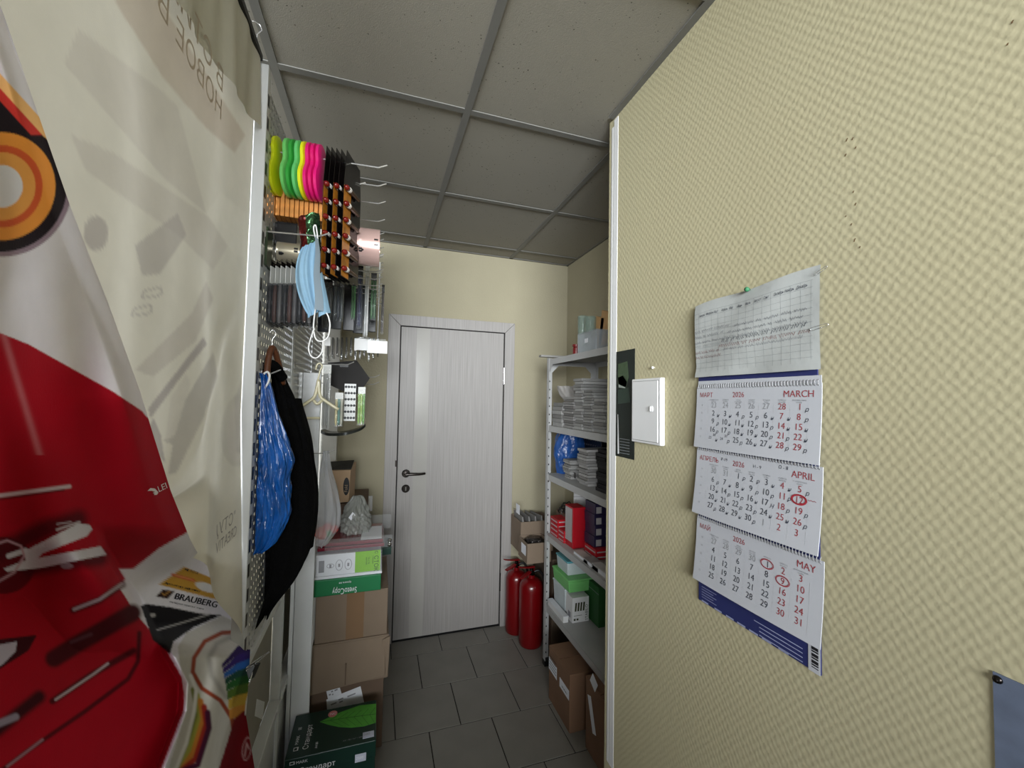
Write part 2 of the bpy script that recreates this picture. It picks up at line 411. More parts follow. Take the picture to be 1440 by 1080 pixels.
hd = obj('door_handle', MB().lathe([(.0, 0), (.025, 0), (.026, .004), (.022, .009), (.0, .009)], hp+np.array([0, 0, 0]), (0, -1, 0), cap=False)
    .cyl(hp, hp+np.array([0, -.05, 0]), .009, 14).tube([hp+np.array([-.004, -.046, 0]), hp+np.array([.03, -.05, .002]), hp+np.array([.08, -.048, 0]), hp+np.array([.118, -.044, .003])], [.0095, .0095, .008, .007], 10), M_gun, parent=door, smooth=.7)
kp = pix(570.4, 687, y=YE-.002)
lk = obj('lock_rosette', MB().lathe([(.0, 0), (.025, 0), (.026, .004), (.022, .009), (.0, .009)], kp, (0, -1, 0), cap=False), M_gun, parent=door, smooth=.7)
obj('keyhole', MB().box(kp+np.array([-.0035, -.0105, -.012]), kp+np.array([.0035, -.008, .012])), M_chrome, parent=lk)
for py0, py1, px, mm in ((517, 540, 708.5, M_chrome), (806, 831, 702, M_gun)):
    a, b = pix(px, py1, y=YE-.01), pix(px, py0, y=YE-.01)
    obj('hinge', MB().cyl((dx1+.001, YE-.01, a[2]), (dx1+.001, YE-.01, b[2]), .0055, 10), mm, parent=door, smooth=.7)
obj('strike_plate', MB().box((dx0-.012, YE-.02, 1.105), (dx0-.001, YE-.004, 1.145)), M_gun, parent=door)

# light switch by the door
a, b = pix(508, 719, y=YE), pix(524, 697, y=YE)
sw = thing('wall_socket', 'square white socket on the end wall beside the door casing', 'socket', (a[0], YE, a[2]))
obj('frame', MB().box((a[0], YE-.010, a[2]), (b[0], YE+.001, b[2])), M_white, parent=sw, bevel=.002)
obj('insert', MB().box((a[0]+.014, YE-.0135, a[2]+.014), (b[0]-.014, YE-.008, b[2]-.014)), mat('socket_insert', (205, 203, 196), .4), parent=sw, bevel=.001)
# ================================================================== display rack along the left side of the aisle
XP = -0.315                                                # face of its back panels
def perforated():
    m = bpy.data.materials.new('perforated_white_sheet'); m.use_nodes = True; N = m.node_tree.nodes; L = m.node_tree.links
    b = N['Principled BSDF']; b.inputs['Roughness'].default_value = 0.38; b.inputs['Base Color'].default_value = tuple(lin((196, 197, 198)))+(1,)
    g = N.new('ShaderNodeNewGeometry'); sp = N.new('ShaderNodeSeparateXYZ'); L.new(g.outputs['Position'], sp.inputs[0])
    def q(out, pitch, half):
        a = N.new('ShaderNodeMath'); a.operation = 'MULTIPLY'; L.new(out, a.inputs[0]); a.inputs[1].default_value = 1/pitch
        f = N.new('ShaderNodeMath'); f.operation = 'FRACT'; L.new(a.outputs[0], f.inputs[0])
        s = N.new('ShaderNodeMath'); s.operation = 'SUBTRACT'; L.new(f.outputs[0], s.inputs[0]); s.inputs[1].default_value = .5
        ab = N.new('ShaderNodeMath'); ab.operation = 'ABSOLUTE'; L.new(s.outputs[0], ab.inputs[0])
        l = N.new('ShaderNodeMath'); l.operation = 'LESS_THAN'; L.new(ab.outputs[0], l.inputs[0]); l.inputs[1].default_value = half
        return l.outputs[0]
    mu = N.new('ShaderNodeMath'); mu.operation = 'MULTIPLY'; L.new(q(sp.outputs['Y'], .0250, .27), mu.inputs[0]); L.new(q(sp.outputs['Z'], .0250, .22), mu.inputs[1])
    t = N.new('ShaderNodeBsdfTransparent'); mm = N.new('ShaderNodeMixShader'); L.new(mu.outputs[0], mm.inputs[0])
    L.new(b.outputs[0], mm.inputs[1]); L.new(t.outputs[0], mm.inputs[2]); L.new(mm.outputs[0], N['Material Output'].inputs[0])
    return m
M_perf = perforated()
rack = thing('display_rack', 'white metal shop rack with slotted upright and perforated back panels', 'shop rack', (XP-.03, 1.7, 0))
def upright(y0, ztop, dark=True):
    up = obj('upright', MB().box((XP-.028, y0, 0), (XP+.003, y0+.030, ztop)), M_wmetal, parent=rack, bevel=.002)
    if not dark: return up
    mb = MB(); z = .1
    while z < ztop-.06:
        mb.box((XP+.0005, y0+.006, z), (XP+.0036, y0+.021, z+.034)); z += .064
    sl = obj('slot_row', mb, M_black, parent=up); sl['kind'] = 'stuff'
    return up
upright(1.250, 2.452); upright(1.735, 2.40, False); upright(2.215, 2.40, False)
RZ1 = pix(370, 885, x=XP+.006)[2]; RZ2 = (pix(413, 916, x=XP+.006)[2]+pix(366, 1078, x=XP+.006)[2])/2
for (ya, yb) in ((1.282, 1.733), (1.767, 2.213), (2.247, 2.62)):
    obj('perforated_panel', MB().box((XP-.002, ya, RZ1), (XP, yb, 2.40)), M_perf, parent=rack)
    obj('panel_rail', MB().box((XP-.03, ya-.16 if ya < 1.3 else ya, RZ1-.024), (XP+.008, yb, RZ1)), M_wmetal, parent=rack, bevel=.002)
    obj('recessed_panel', MB().box((XP-.035, ya-.25 if ya < 1.3 else ya, RZ2), (XP-.03, yb, RZ1-.024)), mat('beige_backboard', (150, 145, 134), .7), parent=rack)
    obj('panel_rail', MB().box((XP-.03, ya-.28 if ya < 1.3 else ya, RZ2-.024), (XP+.008, yb, RZ2)), M_wmetal, parent=rack, bevel=.002)
    obj('kick_panel', MB().box((XP-.012, ya, 0.0), (XP-.008, yb, RZ2-.024)), M_wmetal, parent=rack)
xe = pix(440, 850, y=1.868)[0]; xm_ = pix(414, 850, y=1.868)[0]
obj('side_board', MB().box((XP+.004, 1.870, 0), (xm_-.002, 1.886, 1.64)), M_wmetal, parent=rack, bevel=.002)
obj('side_board', MB().box((xm_, 1.868, 0), (xe, 1.886, 1.64)), M_wmetal, parent=rack, bevel=.002)
for yy in (1.255, 2.22): obj('base_leg', MB().box((XP-.16, yy, 0), (XP-.03, yy+.02, .1)), M_wmetal, parent=rack)
obj('note_sticker', MB().hexa([pix(361, 983, x=XP-.0295), pix(372, 987, x=XP-.0295), pix(369, 1012, x=XP-.0295), pix(358, 1007, x=XP-.0295)] + [np.array(p)+np.array([.0006, 0, 0]) for p in (pix(361, 983, x=XP-.0295), pix(372, 987, x=XP-.0295), pix(369, 1012, x=XP-.0295), pix(358, 1007, x=XP-.0295))]), M_white, parent=rack)

# corner boxing at the end wall behind the rack
struct('trim_3', MB().box((XP-.1, YE-.09, 0), (-.225, YE, H)), mat('white_boxing', (200, 198, 190), .6), origin=(-.3, YE, 0))

# ------------------------------------------------------------------ fabric banners
def poly_mask(X, Y, P):
    ins = np.zeros(X.shape, bool); n = len(P)
    for i in range(n):
        x0, y0 = P[i]; x1, y1 = P[(i+1) % n]
        if y0 == y1: continue
        c = ((y0 > Y) != (y1 > Y)) & (X < (x1-x0)*(Y-y0)/(y1-y0)+x0); ins ^= c
    return ins
def seg_dist(X, Y, P):
    d = np.full(X.shape, 1e9)
    for (x0, y0), (x1, y1) in zip(P[:-1], P[1:]):
        vx, vy = x1-x0, y1-y0; L2 = vx*vx+vy*vy+1e-9
        t = np.clip(((X-x0)*vx+(Y-y0)*vy)/L2, 0, 1); d = np.minimum(d, np.hypot(X-x0-t*vx, Y-y0-t*vy))
    return d
class Print:
    def __init__(s, X, Y, base): s.X, s.Y = X, Y; s.c = np.zeros(X.shape+(3,)); s.c[:] = lin(base)
    def put(s, k, rgb): k = np.asarray(k, float)[..., None]; s.c = s.c*(1-k)+lin(rgb)*k; return s
    def poly(s, P, rgb, a=1.0): return s.put(poly_mask(s.X, s.Y, P)*a, rgb)
    def stroke(s, P, w, rgb, soft=1.0, a=1.0): return s.put(np.clip((w/2+soft/2-seg_dist(s.X, s.Y, P))/soft, 0, 1)*a, rgb)
    def ell(s, cx, cy, rx, ry, rgb, rot=0.0, a=1.0):
        ca, sa = math.cos(rot), math.sin(rot); dx, dy = s.X-cx, s.Y-cy
        return s.put((((dx*ca+dy*sa)/rx)**2+((-dx*sa+dy*ca)/ry)**2 < 1)*a, rgb)
def set_print(o, cols):
    ca = o.data.color_attributes.new('print', 'FLOAT_COLOR', 'POINT')
    A = np.ones((len(cols), 4)); A[:, :3] = cols; ca.data.foreach_set('color', A.ravel())

M_cloth = mat('printed_banner_fabric', rough=.8, attr='print', vary=.03, vscale=40, bump=.08, bscale=500, spec=.2, translucent=.12)
M_cream = mat('backlit_banner_fabric', rough=.85, attr='print', vary=.03, vscale=25, bump=.08, bscale=500, spec=.15, translucent=.28)

rail = tag(obj('curtain_rail', MB().box((-.342, -.9, 2.452), (-.326, 1.245, 2.468)), M_black), 'black rail under the ceiling carrying the fabric banners', 'rail')
hk = np.array([-.334, 1.20, 2.462])
tag(obj('wire_hook', MB().tube([hk+np.array([0, 0, -.01]), hk+np.array([.004, .004, .03]), hk+np.array([.012, .012, .05]), hk+np.array([.006, .018, .068]), hk+np.array([-.006, .012, .07]), hk+np.array([-.008, .004, .062])], .0016, 6), M_steel, smooth=True), 'small bent wire hook standing on the black banner rail', 'hook')

# -- pale banner seen from its back
NY, NZ = 230, 300
XA = -.346
_a, _b = pix(338, 892, y=1.244), pix(290, 800, x=XA)
hem = lambda y: _a[2]+(_b[2]-_a[2])*(np.maximum(y, _b[1]-.03)-_a[1])/(_b[1]-_a[1])
ys = np.linspace(.30, 1.245, NY); P = np.zeros((NZ, NY, 3))
TT, YY = np.meshgrid(np.linspace(0, 1, NZ), ys, indexing='ij'); ZZ = 2.45+(hem(YY)-2.45)*TT
fold = .007*np.sin(YY*19+1.2*ZZ)*(.3+.7*TT)+.003*np.sin(YY*43-2.1*ZZ+1)*TT-.010*np.exp(-((ZZ-1.9+.9*(YY-.9))/.12)**2)+.009*np.exp(-((ZZ-1.45-1.3*(YY-.95))/.05)**2)
edge = smooth01((YY-1.10)/.145)
P = np.stack([XA+fold*(1-edge)+(.004+.026*np.clip((1.5-ZZ)/.55, 0, 1))*edge-.10*smooth01((_b[1]-.005-YY)/.07)*smooth01((1.38-ZZ)/.10), YY, ZZ], -1)
banner_a = obj('fabric_banner', MB().grid(P), M_cream, smooth=True)
PX, PY = project(P.reshape(-1, 3))
def paint_a(X, Y):
    pr = Print(X, Y, (222, 217, 203))
    G1, G2, G3 = (186, 180, 172), (172, 164, 160), (198, 190, 180)
    pr.poly([(250, 150), (230, 130), (110, 40), (90, 90), (230, 250), (290, 300)], G3, .45)
    pr.poly([(100, 190), (160, 215), (330, 330), (300, 380), (250, 330), (120, 240)], G3, .5)
    pr.ell(135, 328, 17, 24, G2, 0, .7)
    pr.poly([(190, 345), (250, 300), (262, 330), (225, 385), (200, 388)], G2, .55)
    pr.poly([(190, 520), (270, 440), (290, 395), (300, 420), (275, 480), (215, 530)], G3, .7)
    for c in ((212, 412), (198, 437)): pr.stroke([(c[0]-13, c[1]+6), (c[0]-9, c[1]-3), (c[0]+14, c[1]-8), (c[0]+16, c[1]), (c[0]+8, c[1]+5), (c[0]-13, c[1]+6)], 1.6, G2, .8)
    pr.poly([(208, 575), (286, 474), (291, 484), (262, 520), (212, 588)], G2, .85)
    pr.poly([(300, 495), (306, 530), (285, 590), (248, 665), (236, 668), (243, 625), (230, 620), (262, 560)], G1, .8)
    pr.poly([(240, 560), (262, 525), (268, 540), (246, 612), (232, 620)], (214, 208, 196), .9)
    pr.poly([(216, 588), (226, 610), (232, 650), (222, 640), (210, 600)], G2, .8)
    pr.ell(337, 604, 26, 52, G1, .1, .35); pr.ell(338, 606, 19, 44, (214, 207, 197), .1, .8)
    pr.poly([(330, 560), (345, 520), (345, 640), (332, 635)], G1, .5)
    pr.poly([(290, 300), (330, 360), (345, 362), (345, 300), (310, 270)], (228, 223, 209), .8)
    pr.poly([(160, 0), (205, -30), (300, 120), (345, 190), (330, 215), (290, 180), (230, 110)], (190, 172, 154), .55)
    return pr.c
set_print(banner_a, sum(paint_a(PX+a, PY+b) for a, b in ((-1.2, -.4), (.4, -1.2), (1.2, .4), (-.4, 1.2)))/4)
tag(banner_a, 'pale cream fabric banner seen from its back hanging beside the slotted upright', 'banner')
def on_a(p): return np.array([p[0], p[1], p[2]])
tb = MB(); ex, ey = np.array([0, -1, 0]), np.array([0, 0, 1])
p1 = pix(331, 733, x=XA+.018); tb.text('"СТУДИЯ', p1, ex, ey, .040, sx=1.2)
p2 = pix(327, 757, x=XA+.018); tb.text('CREATIVE', p2+np.array([0, .03, 0]), ex, ey, .036, sx=1.0)
keep = [i for i, f in enumerate(tb.f) if all(tb.v[k][2] > hem(tb.v[k][1])+.01 and tb.v[k][1] > _b[1]-.01 for k in f)]
tb.f = [tb.f[i] for i in keep]; tb.m = [0]*len(tb.f)
obj('lettering', tb, mat('faded_grey_print', (172, 166, 160), .85, translucent=.28), parent=banner_a)
tb = MB(); p3 = pix(314, 133, x=XA+.018); tb.text('В СТИЛЕ', p3, ex, ey, .066, sx=1.0)
p4 = pix(312, 172, x=XA+.018); tb.text('НОВОЕ В', p4, ex, ey, .06, sx=1.0)
obj('lettering', tb, mat('faded_brown_print', (194, 181, 165), .85, translucent=.28), parent=banner_a)

# -- short upper layer hanging over it
_c, _d = pix(245, 0, x=-.328), pix(365, 180, x=-.328)
NY2, NZ2 = 60, 30; ys = np.linspace(.45, 1.236, NY2); P = np.zeros((NZ2, NY2, 3))
for j, y in enumerate(ys):
    zb = _d[2]+(_d[2]-_c[2])*(y-_d[1])/(_d[1]-_c[1])
    for i in range(NZ2):
        t = i/(NZ2-1); P[i, j] = (-.332+.004*t+.006*math.sin(y*26)*t+.003*math.sin(y*61+2), y, 2.452+(zb-2.452)*t)
flap = obj('fabric_banner', MB().grid(P), M_cream, smooth=True)
set_print(flap, np.tile(lin((206, 203, 190)), (NY2*NZ2, 1)))
tag(flap, 'short plain greyish fabric strip overlapping the top of the pale banner', 'banner')

# -- printed red banner
R_EDGE = [(-40, -18), (20, 5), (150, 50), (285, 97), (350, 122), (420, 150), (550, 197), (600, 212), (690, 240), (760, 268), (790, 285), (805, 302), (830, 335), (890, 353), (953, 350), (1006, 346), (1080, 358), (1180, 372), (1500, 400)]
SIL = [(-40, 60), (700, 120), (770, 140), (795, 156), (855, 195), (880, 206), (960, 252), (1000, 250), (1080, 219), (1180, 195), (1500, 190)]
ra, rb = zip(*R_EDGE); sa, sb = zip(*SIL)
rows = np.concatenate([np.linspace(-40, 1110, 560), np.linspace(1115, 1360, 40)]); NC = 340
UY, J_ = np.meshgrid(rows, np.arange(NC)/(NC-1), indexing='ij')
PE = np.interp(UY, ra, rb); PS = np.interp(UY, sa, sb); UX = -220+(PE+220)*J_**.9
low = smooth01((UY-735)/90); back = smooth01((UX-PS+2)/16)*low
xf = -.252+.010*np.sin(UX/46+UY/170)*(1-back)+.006*np.sin(UX/23-UY/90)+.030*np.exp(-((UX-PS+26)/40)**2)*low-.17*np.clip((UY-560)/520, 0, 1.2)**1.3*np.clip((UX+260)/260, .3, 1)
xb = -.392+.096*smooth01((UY-875)/50)+.010*np.sin(UX/10.5+UY/60)*smooth01((UY-880)/60)
XX = np.maximum(xf, -.34)*(1-back)+xb*back-.014*smooth01((UX-PE+30)/30)*(1-low)
P = pix_grid(UX, UY, XX)
top = []
for k in range(10):
    t = (10-k)/10.0; Q = P[0].copy(); Q[:, 2] = P[0][:, 2]*(1-t)+2.45*t; Q[:, 0] = P[0][:, 0]*(1-t)+(-.322)*t; top.append(Q)
PF = np.concatenate([np.array(top), P]); UXF = np.concatenate([np.tile(UX[0], (10, 1)), UX]); UYF = np.concatenate([np.tile(UY[0], (10, 1)), UY])
def paint_b(X, Y):
    pr = Print(X, Y, (226, 222, 230))
    RED, DRED, BLK, ORG = (166, 7, 30), (76, 6, 18), (34, 26, 32), (234, 158, 74)
    # orange and black rings
    s_ = (X*-.74+(Y-124)*.67)
    r_ = np.hypot(X-2, (Y-262)*1.0)
    zone = (X < 110) & (Y > 60) & (Y < 260)
    pr.put(zone & (s_ > -14) & (s_ < 0), (240, 186, 120)); pr.put(zone & (s_ >= 0) & (s_ < 12), (205, 58, 52))
    pr.put(zone & (s_ >= 12) & (Y < 205), BLK)
    pr.put((r_ >= 76) & (r_ < 92) & (Y > 190) & (X > -60), BLK)
    pr.put((r_ >= 92) & (r_ < 99) & (Y > 250) & (X > -60), (150, 130, 145), )
    pr.put((r_ >= 30) & (r_ < 48), (236, 164, 84)); pr.put((r_ >= 48) & (r_ < 58), (214, 92, 52)); pr.put((r_ >= 58) & (r_ < 76), (236, 152, 66))
    pr.put(r_ < 30, (228, 226, 234))
    pr.put(zone & (s_ >= 12) & (r_ >= 92) & (np.hypot((X-72)*1.0, (Y-222)*.42) < 17), (232, 220, 226))
    # red field with its light streak
    UPB = [(-400, 390), (0, 468), (40, 484), (92, 513), (158, 550), (200, 578), (206, 586), (300, 640)]
    LOB = [(300, 728), (266, 747), (224, 771), (185, 802), (168, 826)]
    red = poly_mask(X, Y, UPB+LOB+[(190, 862), (206, 880), (300, 1000), (300, 1600), (-500, 1600)])
    sil = np.interp(Y, sa, sb); red &= ~((Y > 800) & (X > sil+8))
    pr.put(red, RED)
    pr.put(np.exp(-((X-(14+(Y-500)*.30))/5.0)**2)*red*(Y < 640)*.35, (220, 150, 160))
    pr.stroke([(-60, 703), (0, 697), (98, 684)], 5, (205, 190, 200), 2); pr.stroke([(-60, 708), (0, 702), (90, 689)], 2.4, DRED, 2)
    # drawing instruments
    pr.stroke([(-40, 790), (20, 766), (60, 745), (110, 730)], 26, DRED, 14, .9); pr.ell(5, 795, 44, 40, DRED, 0, .85)
    pr.stroke([(40, 800), (95, 790), (140, 785)], 22, DRED, 12, .9)
    SIL_ = (206, 204, 216)
    pr.poly([(34, 775), (58, 763), (110, 736), (126, 738), (130, 744), (122, 754), (60, 778), (48, 790), (36, 788)], SIL_)
    pr.poly([(5, 800), (32, 789), (142, 768), (150, 780), (60, 798), (10, 804)], SIL_); pr.stroke([(12, 782), (36, 774)], 7, SIL_)
    pr.stroke([(-20, 770), (10, 760), (30, 768), (34, 782), (20, 805), (-10, 822)], 3, (190, 150, 165), 1.5)
    pr.stroke([(80, 745), (112, 734)], 3, (190, 180, 190)); pr.stroke([(80, 737), (100, 734)], 1.6, (190, 180, 190)); pr.ell(94, 796, 9, 4, (150, 130, 140))
    pr.stroke([(103, 858), (140, 844), (172, 822)], 9, DRED, 5); pr.stroke([(104, 857), (140, 843), (172, 821)], 4.4, (178, 164, 172), 1.5)
    pr.stroke([(76, 926), (110, 905), (186, 862)], 25, (70, 10, 20), 6); pr.stroke([(100, 903), (128, 892)], 5, (90, 50, 60), 3)
    pr.poly([(-30, 902), (52, 893), (40, 915), (-30, 960)], (60, 10, 20)); pr.poly([(-30, 912), (24, 902), (22, 916), (4, 934), (-30, 955)], (186, 180, 198))
    pr.stroke([(74, 986), (130, 948), (188, 915)], 9, DRED, 4); pr.stroke([(78, 984), (130, 949), (152, 933)], 3, (196, 180, 186), 1.2)
    pr.stroke([(-20, 1040), (30, 1000), (55, 980)], 18, (60, 10, 20), 8); pr.stroke([(-20, 1025), (22, 1008)], 10, (150, 140, 158), 3)
    pr.stroke([(-20, 1100), (40, 1055), (120, 1000), (180, 955), (194, 930), (196, 890)], 6, DRED, 3); pr.stroke([(10, 1078), (60, 1040)], 3, (160, 120, 130), 2)
    # lower printed panel
    gold = (200, 152, 62)
    pr.poly([(223, 822), (259, 797), (296, 812), (330, 830), (330, 860), (311.5, 845)], gold); pr.stroke([(243, 808), (272, 816)], 4.2, (196, 70, 60)); pr.stroke([(244, 808), (271, 815.5)], 2.0, (220, 150, 90))
    pr.ell(290, 826, 16, 6, (226, 224, 222), .33)
    pr.poly([(219, 839), (229, 829), (246, 831), (236, 842)], (48, 26, 22)); pr.stroke([(228, 834), (231, 837), (239, 831)], 1.6, (190, 140, 70), .8)
    dark = (20, 18, 22)
    pr.poly([(198, 852), (205, 849), (240, 854), (283, 863), (312, 865), (273, 882), (244, 902), (239, 920), (215, 900)], dark)
    pr.ell(215, 865, 4, 2.6, (170, 165, 160)); pr.stroke([(221, 886), (262, 874), (294, 864)], 1.6, (190, 186, 184), .8)
    below = (Y > 862) & (X > np.minimum(sil+8, 260))
    G_ = (198, 194, 188)
    pr.put(poly_mask(X, Y, [(250, 910), (262, 890), (312, 866), (345, 880), (370, 1000), (372, 1200), (200, 1200), (262, 1000)]), G_)
    pr.stroke([(345, 888), (312, 890), (288, 902), (273, 925), (271, 945), (284, 968), (310, 985), (326, 1010), (330, 1040)], 6, (150, 66, 42), 1.5)
    pr.stroke([(330, 893), (305, 905), (294, 925), (298, 950), (318, 980)], 7, (150, 146, 142), 5, .7)
    rb_ = [((44, 22, 84), [(340, 905), (356, 897)]), ((50, 30, 110), [(318, 925), (336, 914), (358, 908)]), ((40, 96, 176), [(314, 937), (334, 930), (358, 926)]), ((24, 70, 60), [(314, 950), (336, 943), (358, 939)]), ((34, 92, 40), [(316, 964), (336, 954), (358, 950)]), ((80, 110, 40), [(320, 975), (338, 967), (358, 962)]), ((196, 160, 60), [(326, 992), (338, 982), (356, 974)]), ((206, 140, 60), [(330, 1004), (340, 994), (356, 986)])]
    yr_ = [895, 911, 925, 937, 948, 960, 974, 990, 1006]; yl_ = [934, 940, 947, 954, 962, 972, 984, 998, 1012]
    for q, (c, p) in enumerate(rb_): pr.poly([(312+q*1.5, yl_[q]), (334, (yl_[q]*.35+yr_[q]*.65)), (366, yr_[q]-4), (366, yr_[q+1]-4), (334, (yl_[q+1]*.35+yr_[q+1]*.65)), (312+q*1.5, yl_[q+1])], c)
    pr.poly([(330, 1010), (342, 1000), (380, 1000), (420, 1300), (300, 1300), (308, 1080)], (120, 8, 24))
    pr.ell(347, 1053, 6.5, 17, (196, 150, 156), .15); pr.ell(347, 1053, 5.2, 15, (120, 8, 24), .15); pr.stroke([(344, 1064), (347, 1045), (350, 1053)], 2.2, (196, 150, 156), 1)
    pr.poly([(346, 985), (352, 968), (354, 985), (350, 1004), (344, 1006)], (214, 214, 214))
    fan = [((116, 122, 60), 274), ((150, 150, 66), 282), ((190, 120, 50), 290), ((150, 44, 34), 296), ((70, 20, 50), 300)]
    for k, (c, xx) in enumerate(fan): pr.stroke([(272+k*5, 970+k*8), (278+k*4, 1000+k*6), (266+k*3, 1040+k*9), (254, 1085)], 8, c, 2)
    pr.stroke([(268, 950), (276, 970), (273, 1000), (262, 1045), (246, 1085)], 5, (228, 226, 224), 2)
    return pr.c
def soft_paint(fn, X, Y, dx, dy):
    return sum(fn(X+a*dx, Y+b*dy) for a, b in ((-.36, -.12), (.12, -.36), (.36, .12), (-.12, .36), (0, 0)))/5
banner_b = obj('fabric_banner', MB().grid(PF), M_cloth, smooth=True)
set_print(banner_b, soft_paint(paint_b, UXF.ravel(), UYF.ravel(), 2.4, 2.4))
tag(banner_b, 'white and red printed fabric banner with orange rings and drawing instruments', 'banner')
# lettering follows the cloth: look up the cloth point under a print position and lift it slightly
def cloth_b(px, py, lift=.0012):
    i = int(np.argmin(np.abs(rows-py))); j = int(np.argmin(np.abs(UX[i]-px)))
    i = min(max(i, 1), len(rows)-2); j = min(max(j, 1), NC-2)
    du = (P[i, j+1]-P[i, j-1])/(UX[i, j+1]-UX[i, j-1]); dv = (P[i+1, j]-P[i-1, j])/(rows[i+1]-rows[i-1])
    n = np.cross(du, dv); n /= np.linalg.norm(n)+1e-12
    if n@(CAM-P[i, j]) < 0: n = -n
    q = P[i, j]+du*(px-UX[i, j])+dv*(py-rows[i])
    return q+n*lift
def cloth_text(s, o, d, size, shear=0.0, up=None):
    d = np.array(d, float)/np.hypot(*d); u = np.array(up, float)/np.hypot(*up) if up is not None else np.array([d[1], -d[0]])
    t = MB().text(s, (o[0], o[1], 0), (d[0], d[1], 0), (u[0], u[1], 0), size, shear=shear)
    t.v = [tuple(cloth_b(v[0], v[1])) for v in t.v]
    return t
t = cloth_text('BRAUBERG', (243, 842), (74.6, 15.6), 12.6, shear=.1, up=(.28, -1))
t.add(*(lambda q: (q.v, q.f))(cloth_text('BRAUBERG', (243.7, 842.1), (74.6, 15.6), 12.6, shear=.1, up=(.28, -1))))
obj('lettering', t, mat('black_print', (20, 20, 30), .7), parent=banner_b)
for args in (('карандаши чернографитные', (237, 847), (74.6, 16.5), 3.6, 0, (.25, -1)), ('Архитектору, художнику', (231, 821), (70, 17), 4.2, 0, (.3, -1)), ('HB, ГОСТ', (259, 801.5), (40, 13), 4.6, 0, (.3, -1))):
    obj('lettering', cloth_text(*args), mat('black_print', (20, 20, 30), .7), parent=banner_b)
t = cloth_text('LEI', (221.5, 692.5), (21, -10.5), 12, up=(-.35, -1))
lg = MB()
for poly in ([(206, 690), (210, 686), (216, 687), (221, 692), (219, 696), (215, 696), (217, 692), (212, 690)], [(213, 693), (218, 691), (221, 693), (219, 696)]):
    k = len(lg.v); lg.v += [tuple(cloth_b(*p)) for p in poly]; lg.f.append(tuple(range(k, k+len(poly)))); lg.m.append(0)
t.add(lg.v, lg.f)
obj('lettering', t, mat('white_print', (232, 226, 230), .7), parent=banner_b)

# binder clip on the hem of the printed banner
c = pix(352, 946, x=-0.283)
bc = thing('binder_clip', 'small black binder clip gripping the hem of the printed banner', 'clip', c)
cy = np.array([0, 1, 0])
obj('clip_body', MB().prism([(0, 0), (.030, -.012), (.034, -.002), (.030, .012)], c+np.array([.0, -.012, -.012]), (0, .35, .93), (.9, .2, 0), (.006, .026, -.01)), M_black, parent=bc, bevel=.001)
for a_, b_, w in ((pix(349, 965, x=-0.281), pix(360, 930, x=-0.275), .003), (pix(346, 941, x=-0.279), pix(378, 917, x=-0.275), .003)):
    d = (b_-a_); sd = np.cross(d, (1, 0, 0)); sd = sd/np.linalg.norm(sd)*w
    obj('wire_handle', MB().tube([a_-sd, a_+d*.5-sd, b_-sd*.3, b_+sd*.3, a_+d*.5+sd, a_+sd], .0011, 6), M_chrome, parent=bc, smooth=True)
# ================================================================== goods on the rack
def V3(*a): return np.array(a, float)
def display_hook(y, z, x1=0.004, label='', z1=None, group='long wire display hooks on the rack'):
    z1 = z+.012 if z1 is None else z1
    o = obj('display_hook', MB().tube([(XP, y, z), (x1-.028, y, z1), (x1-.022, y, z1+.002), (x1, y, z1+.013)], .0022, 6)
            .box((XP, y-.012, z-.02), (XP+.003, y+.012, z+.012)), M_steel, smooth=.6)
    return tag(o, label, 'hook', group)
HY = [1.355, 1.475, 1.61, 1.776, 1.923, 1.998, 2.112, 2.248, 2.357, 2.426, 2.531]
ORD = ['first', 'second', 'third', 'fourth', 'fifth', 'sixth', 'seventh', 'eighth', 'ninth', 'tenth', 'eleventh', 'twelfth']
for k, y in enumerate(HY): display_hook(y, 2.268, .006, ORD[k]+' top-row steel display hook counted from the slotted upright', 2.277)
Z2 = 2.005
for k, y in enumerate((1.302, 1.43, 1.60, 1.70, 1.80, 1.86, 1.95, 2.02, 2.10, 2.18)): display_hook(y, Z2, .004 if k else -.15, ORD[k]+' second-row steel display hook counted from the slotted upright', Z2+.006, 'second row of wire display hooks')

# peanut-shaped plastic cases on the first hook
def peanut(x, y, z, colr, name, label, group, th=.0132):
    pts = []; c1, r1, c2, r2 = .040, .041, -.040, .052
    for k in range(48):
        a = 2*PI*k/48; d = V3(math.sin(a), math.cos(a)); t = 0
        for c, r in ((c1, r1), (c2, r2)):
            bq = d[1]*c; disc = bq*bq-(c*c-r*r)
            if disc > 0: t = max(t, bq+math.sqrt(disc))
        pts.append((d[0]*max(t, .037), d[1]*max(t, .037)))
    sm = [((pts[i-1][0]+pts[i][0]*2+pts[(i+1) % 48][0])/4, (pts[i-1][1]+pts[i][1]*2+pts[(i+1) % 48][1])/4) for i in range(48)]
    in_ = [(p[0]*.84, p[1]*.88) for p in sm]; e = V3(math.sin(.2), math.cos(.2), 0); n = V3(math.cos(.2), -math.sin(.2), 0)
    R = lambda P, dx: [V3(x, y, z-.046)+n*dx+e*p[0]+V3(0, 0, p[1]) for p in P]
    mb = MB().loft([R(in_, -th/2), R(sm, -th*.30), R(sm, th*.30), R(in_, th/2)])
    o = obj(name, mb, mat('plastic_'+name+str(colr), colr, .35, vary=.02, coat=.2), smooth=.9)
    return tag(o, label, 'plastic case', group)
px_items = [((214, 222, 30), 383, 'yellow-green'), ((206, 214, 26), 390, 'yellow-green'), ((116, 208, 110), 406, 'pale green'), ((52, 164, 62), 414, 'dark green'), ((104, 206, 118), 422, 'mint'), ((234, 236, 30), 430, 'bright yellow'), ((226, 28, 120), 437, 'pink'), ((222, 20, 112), 444, 'pink'), ((226, 26, 120), 451, 'pink')]
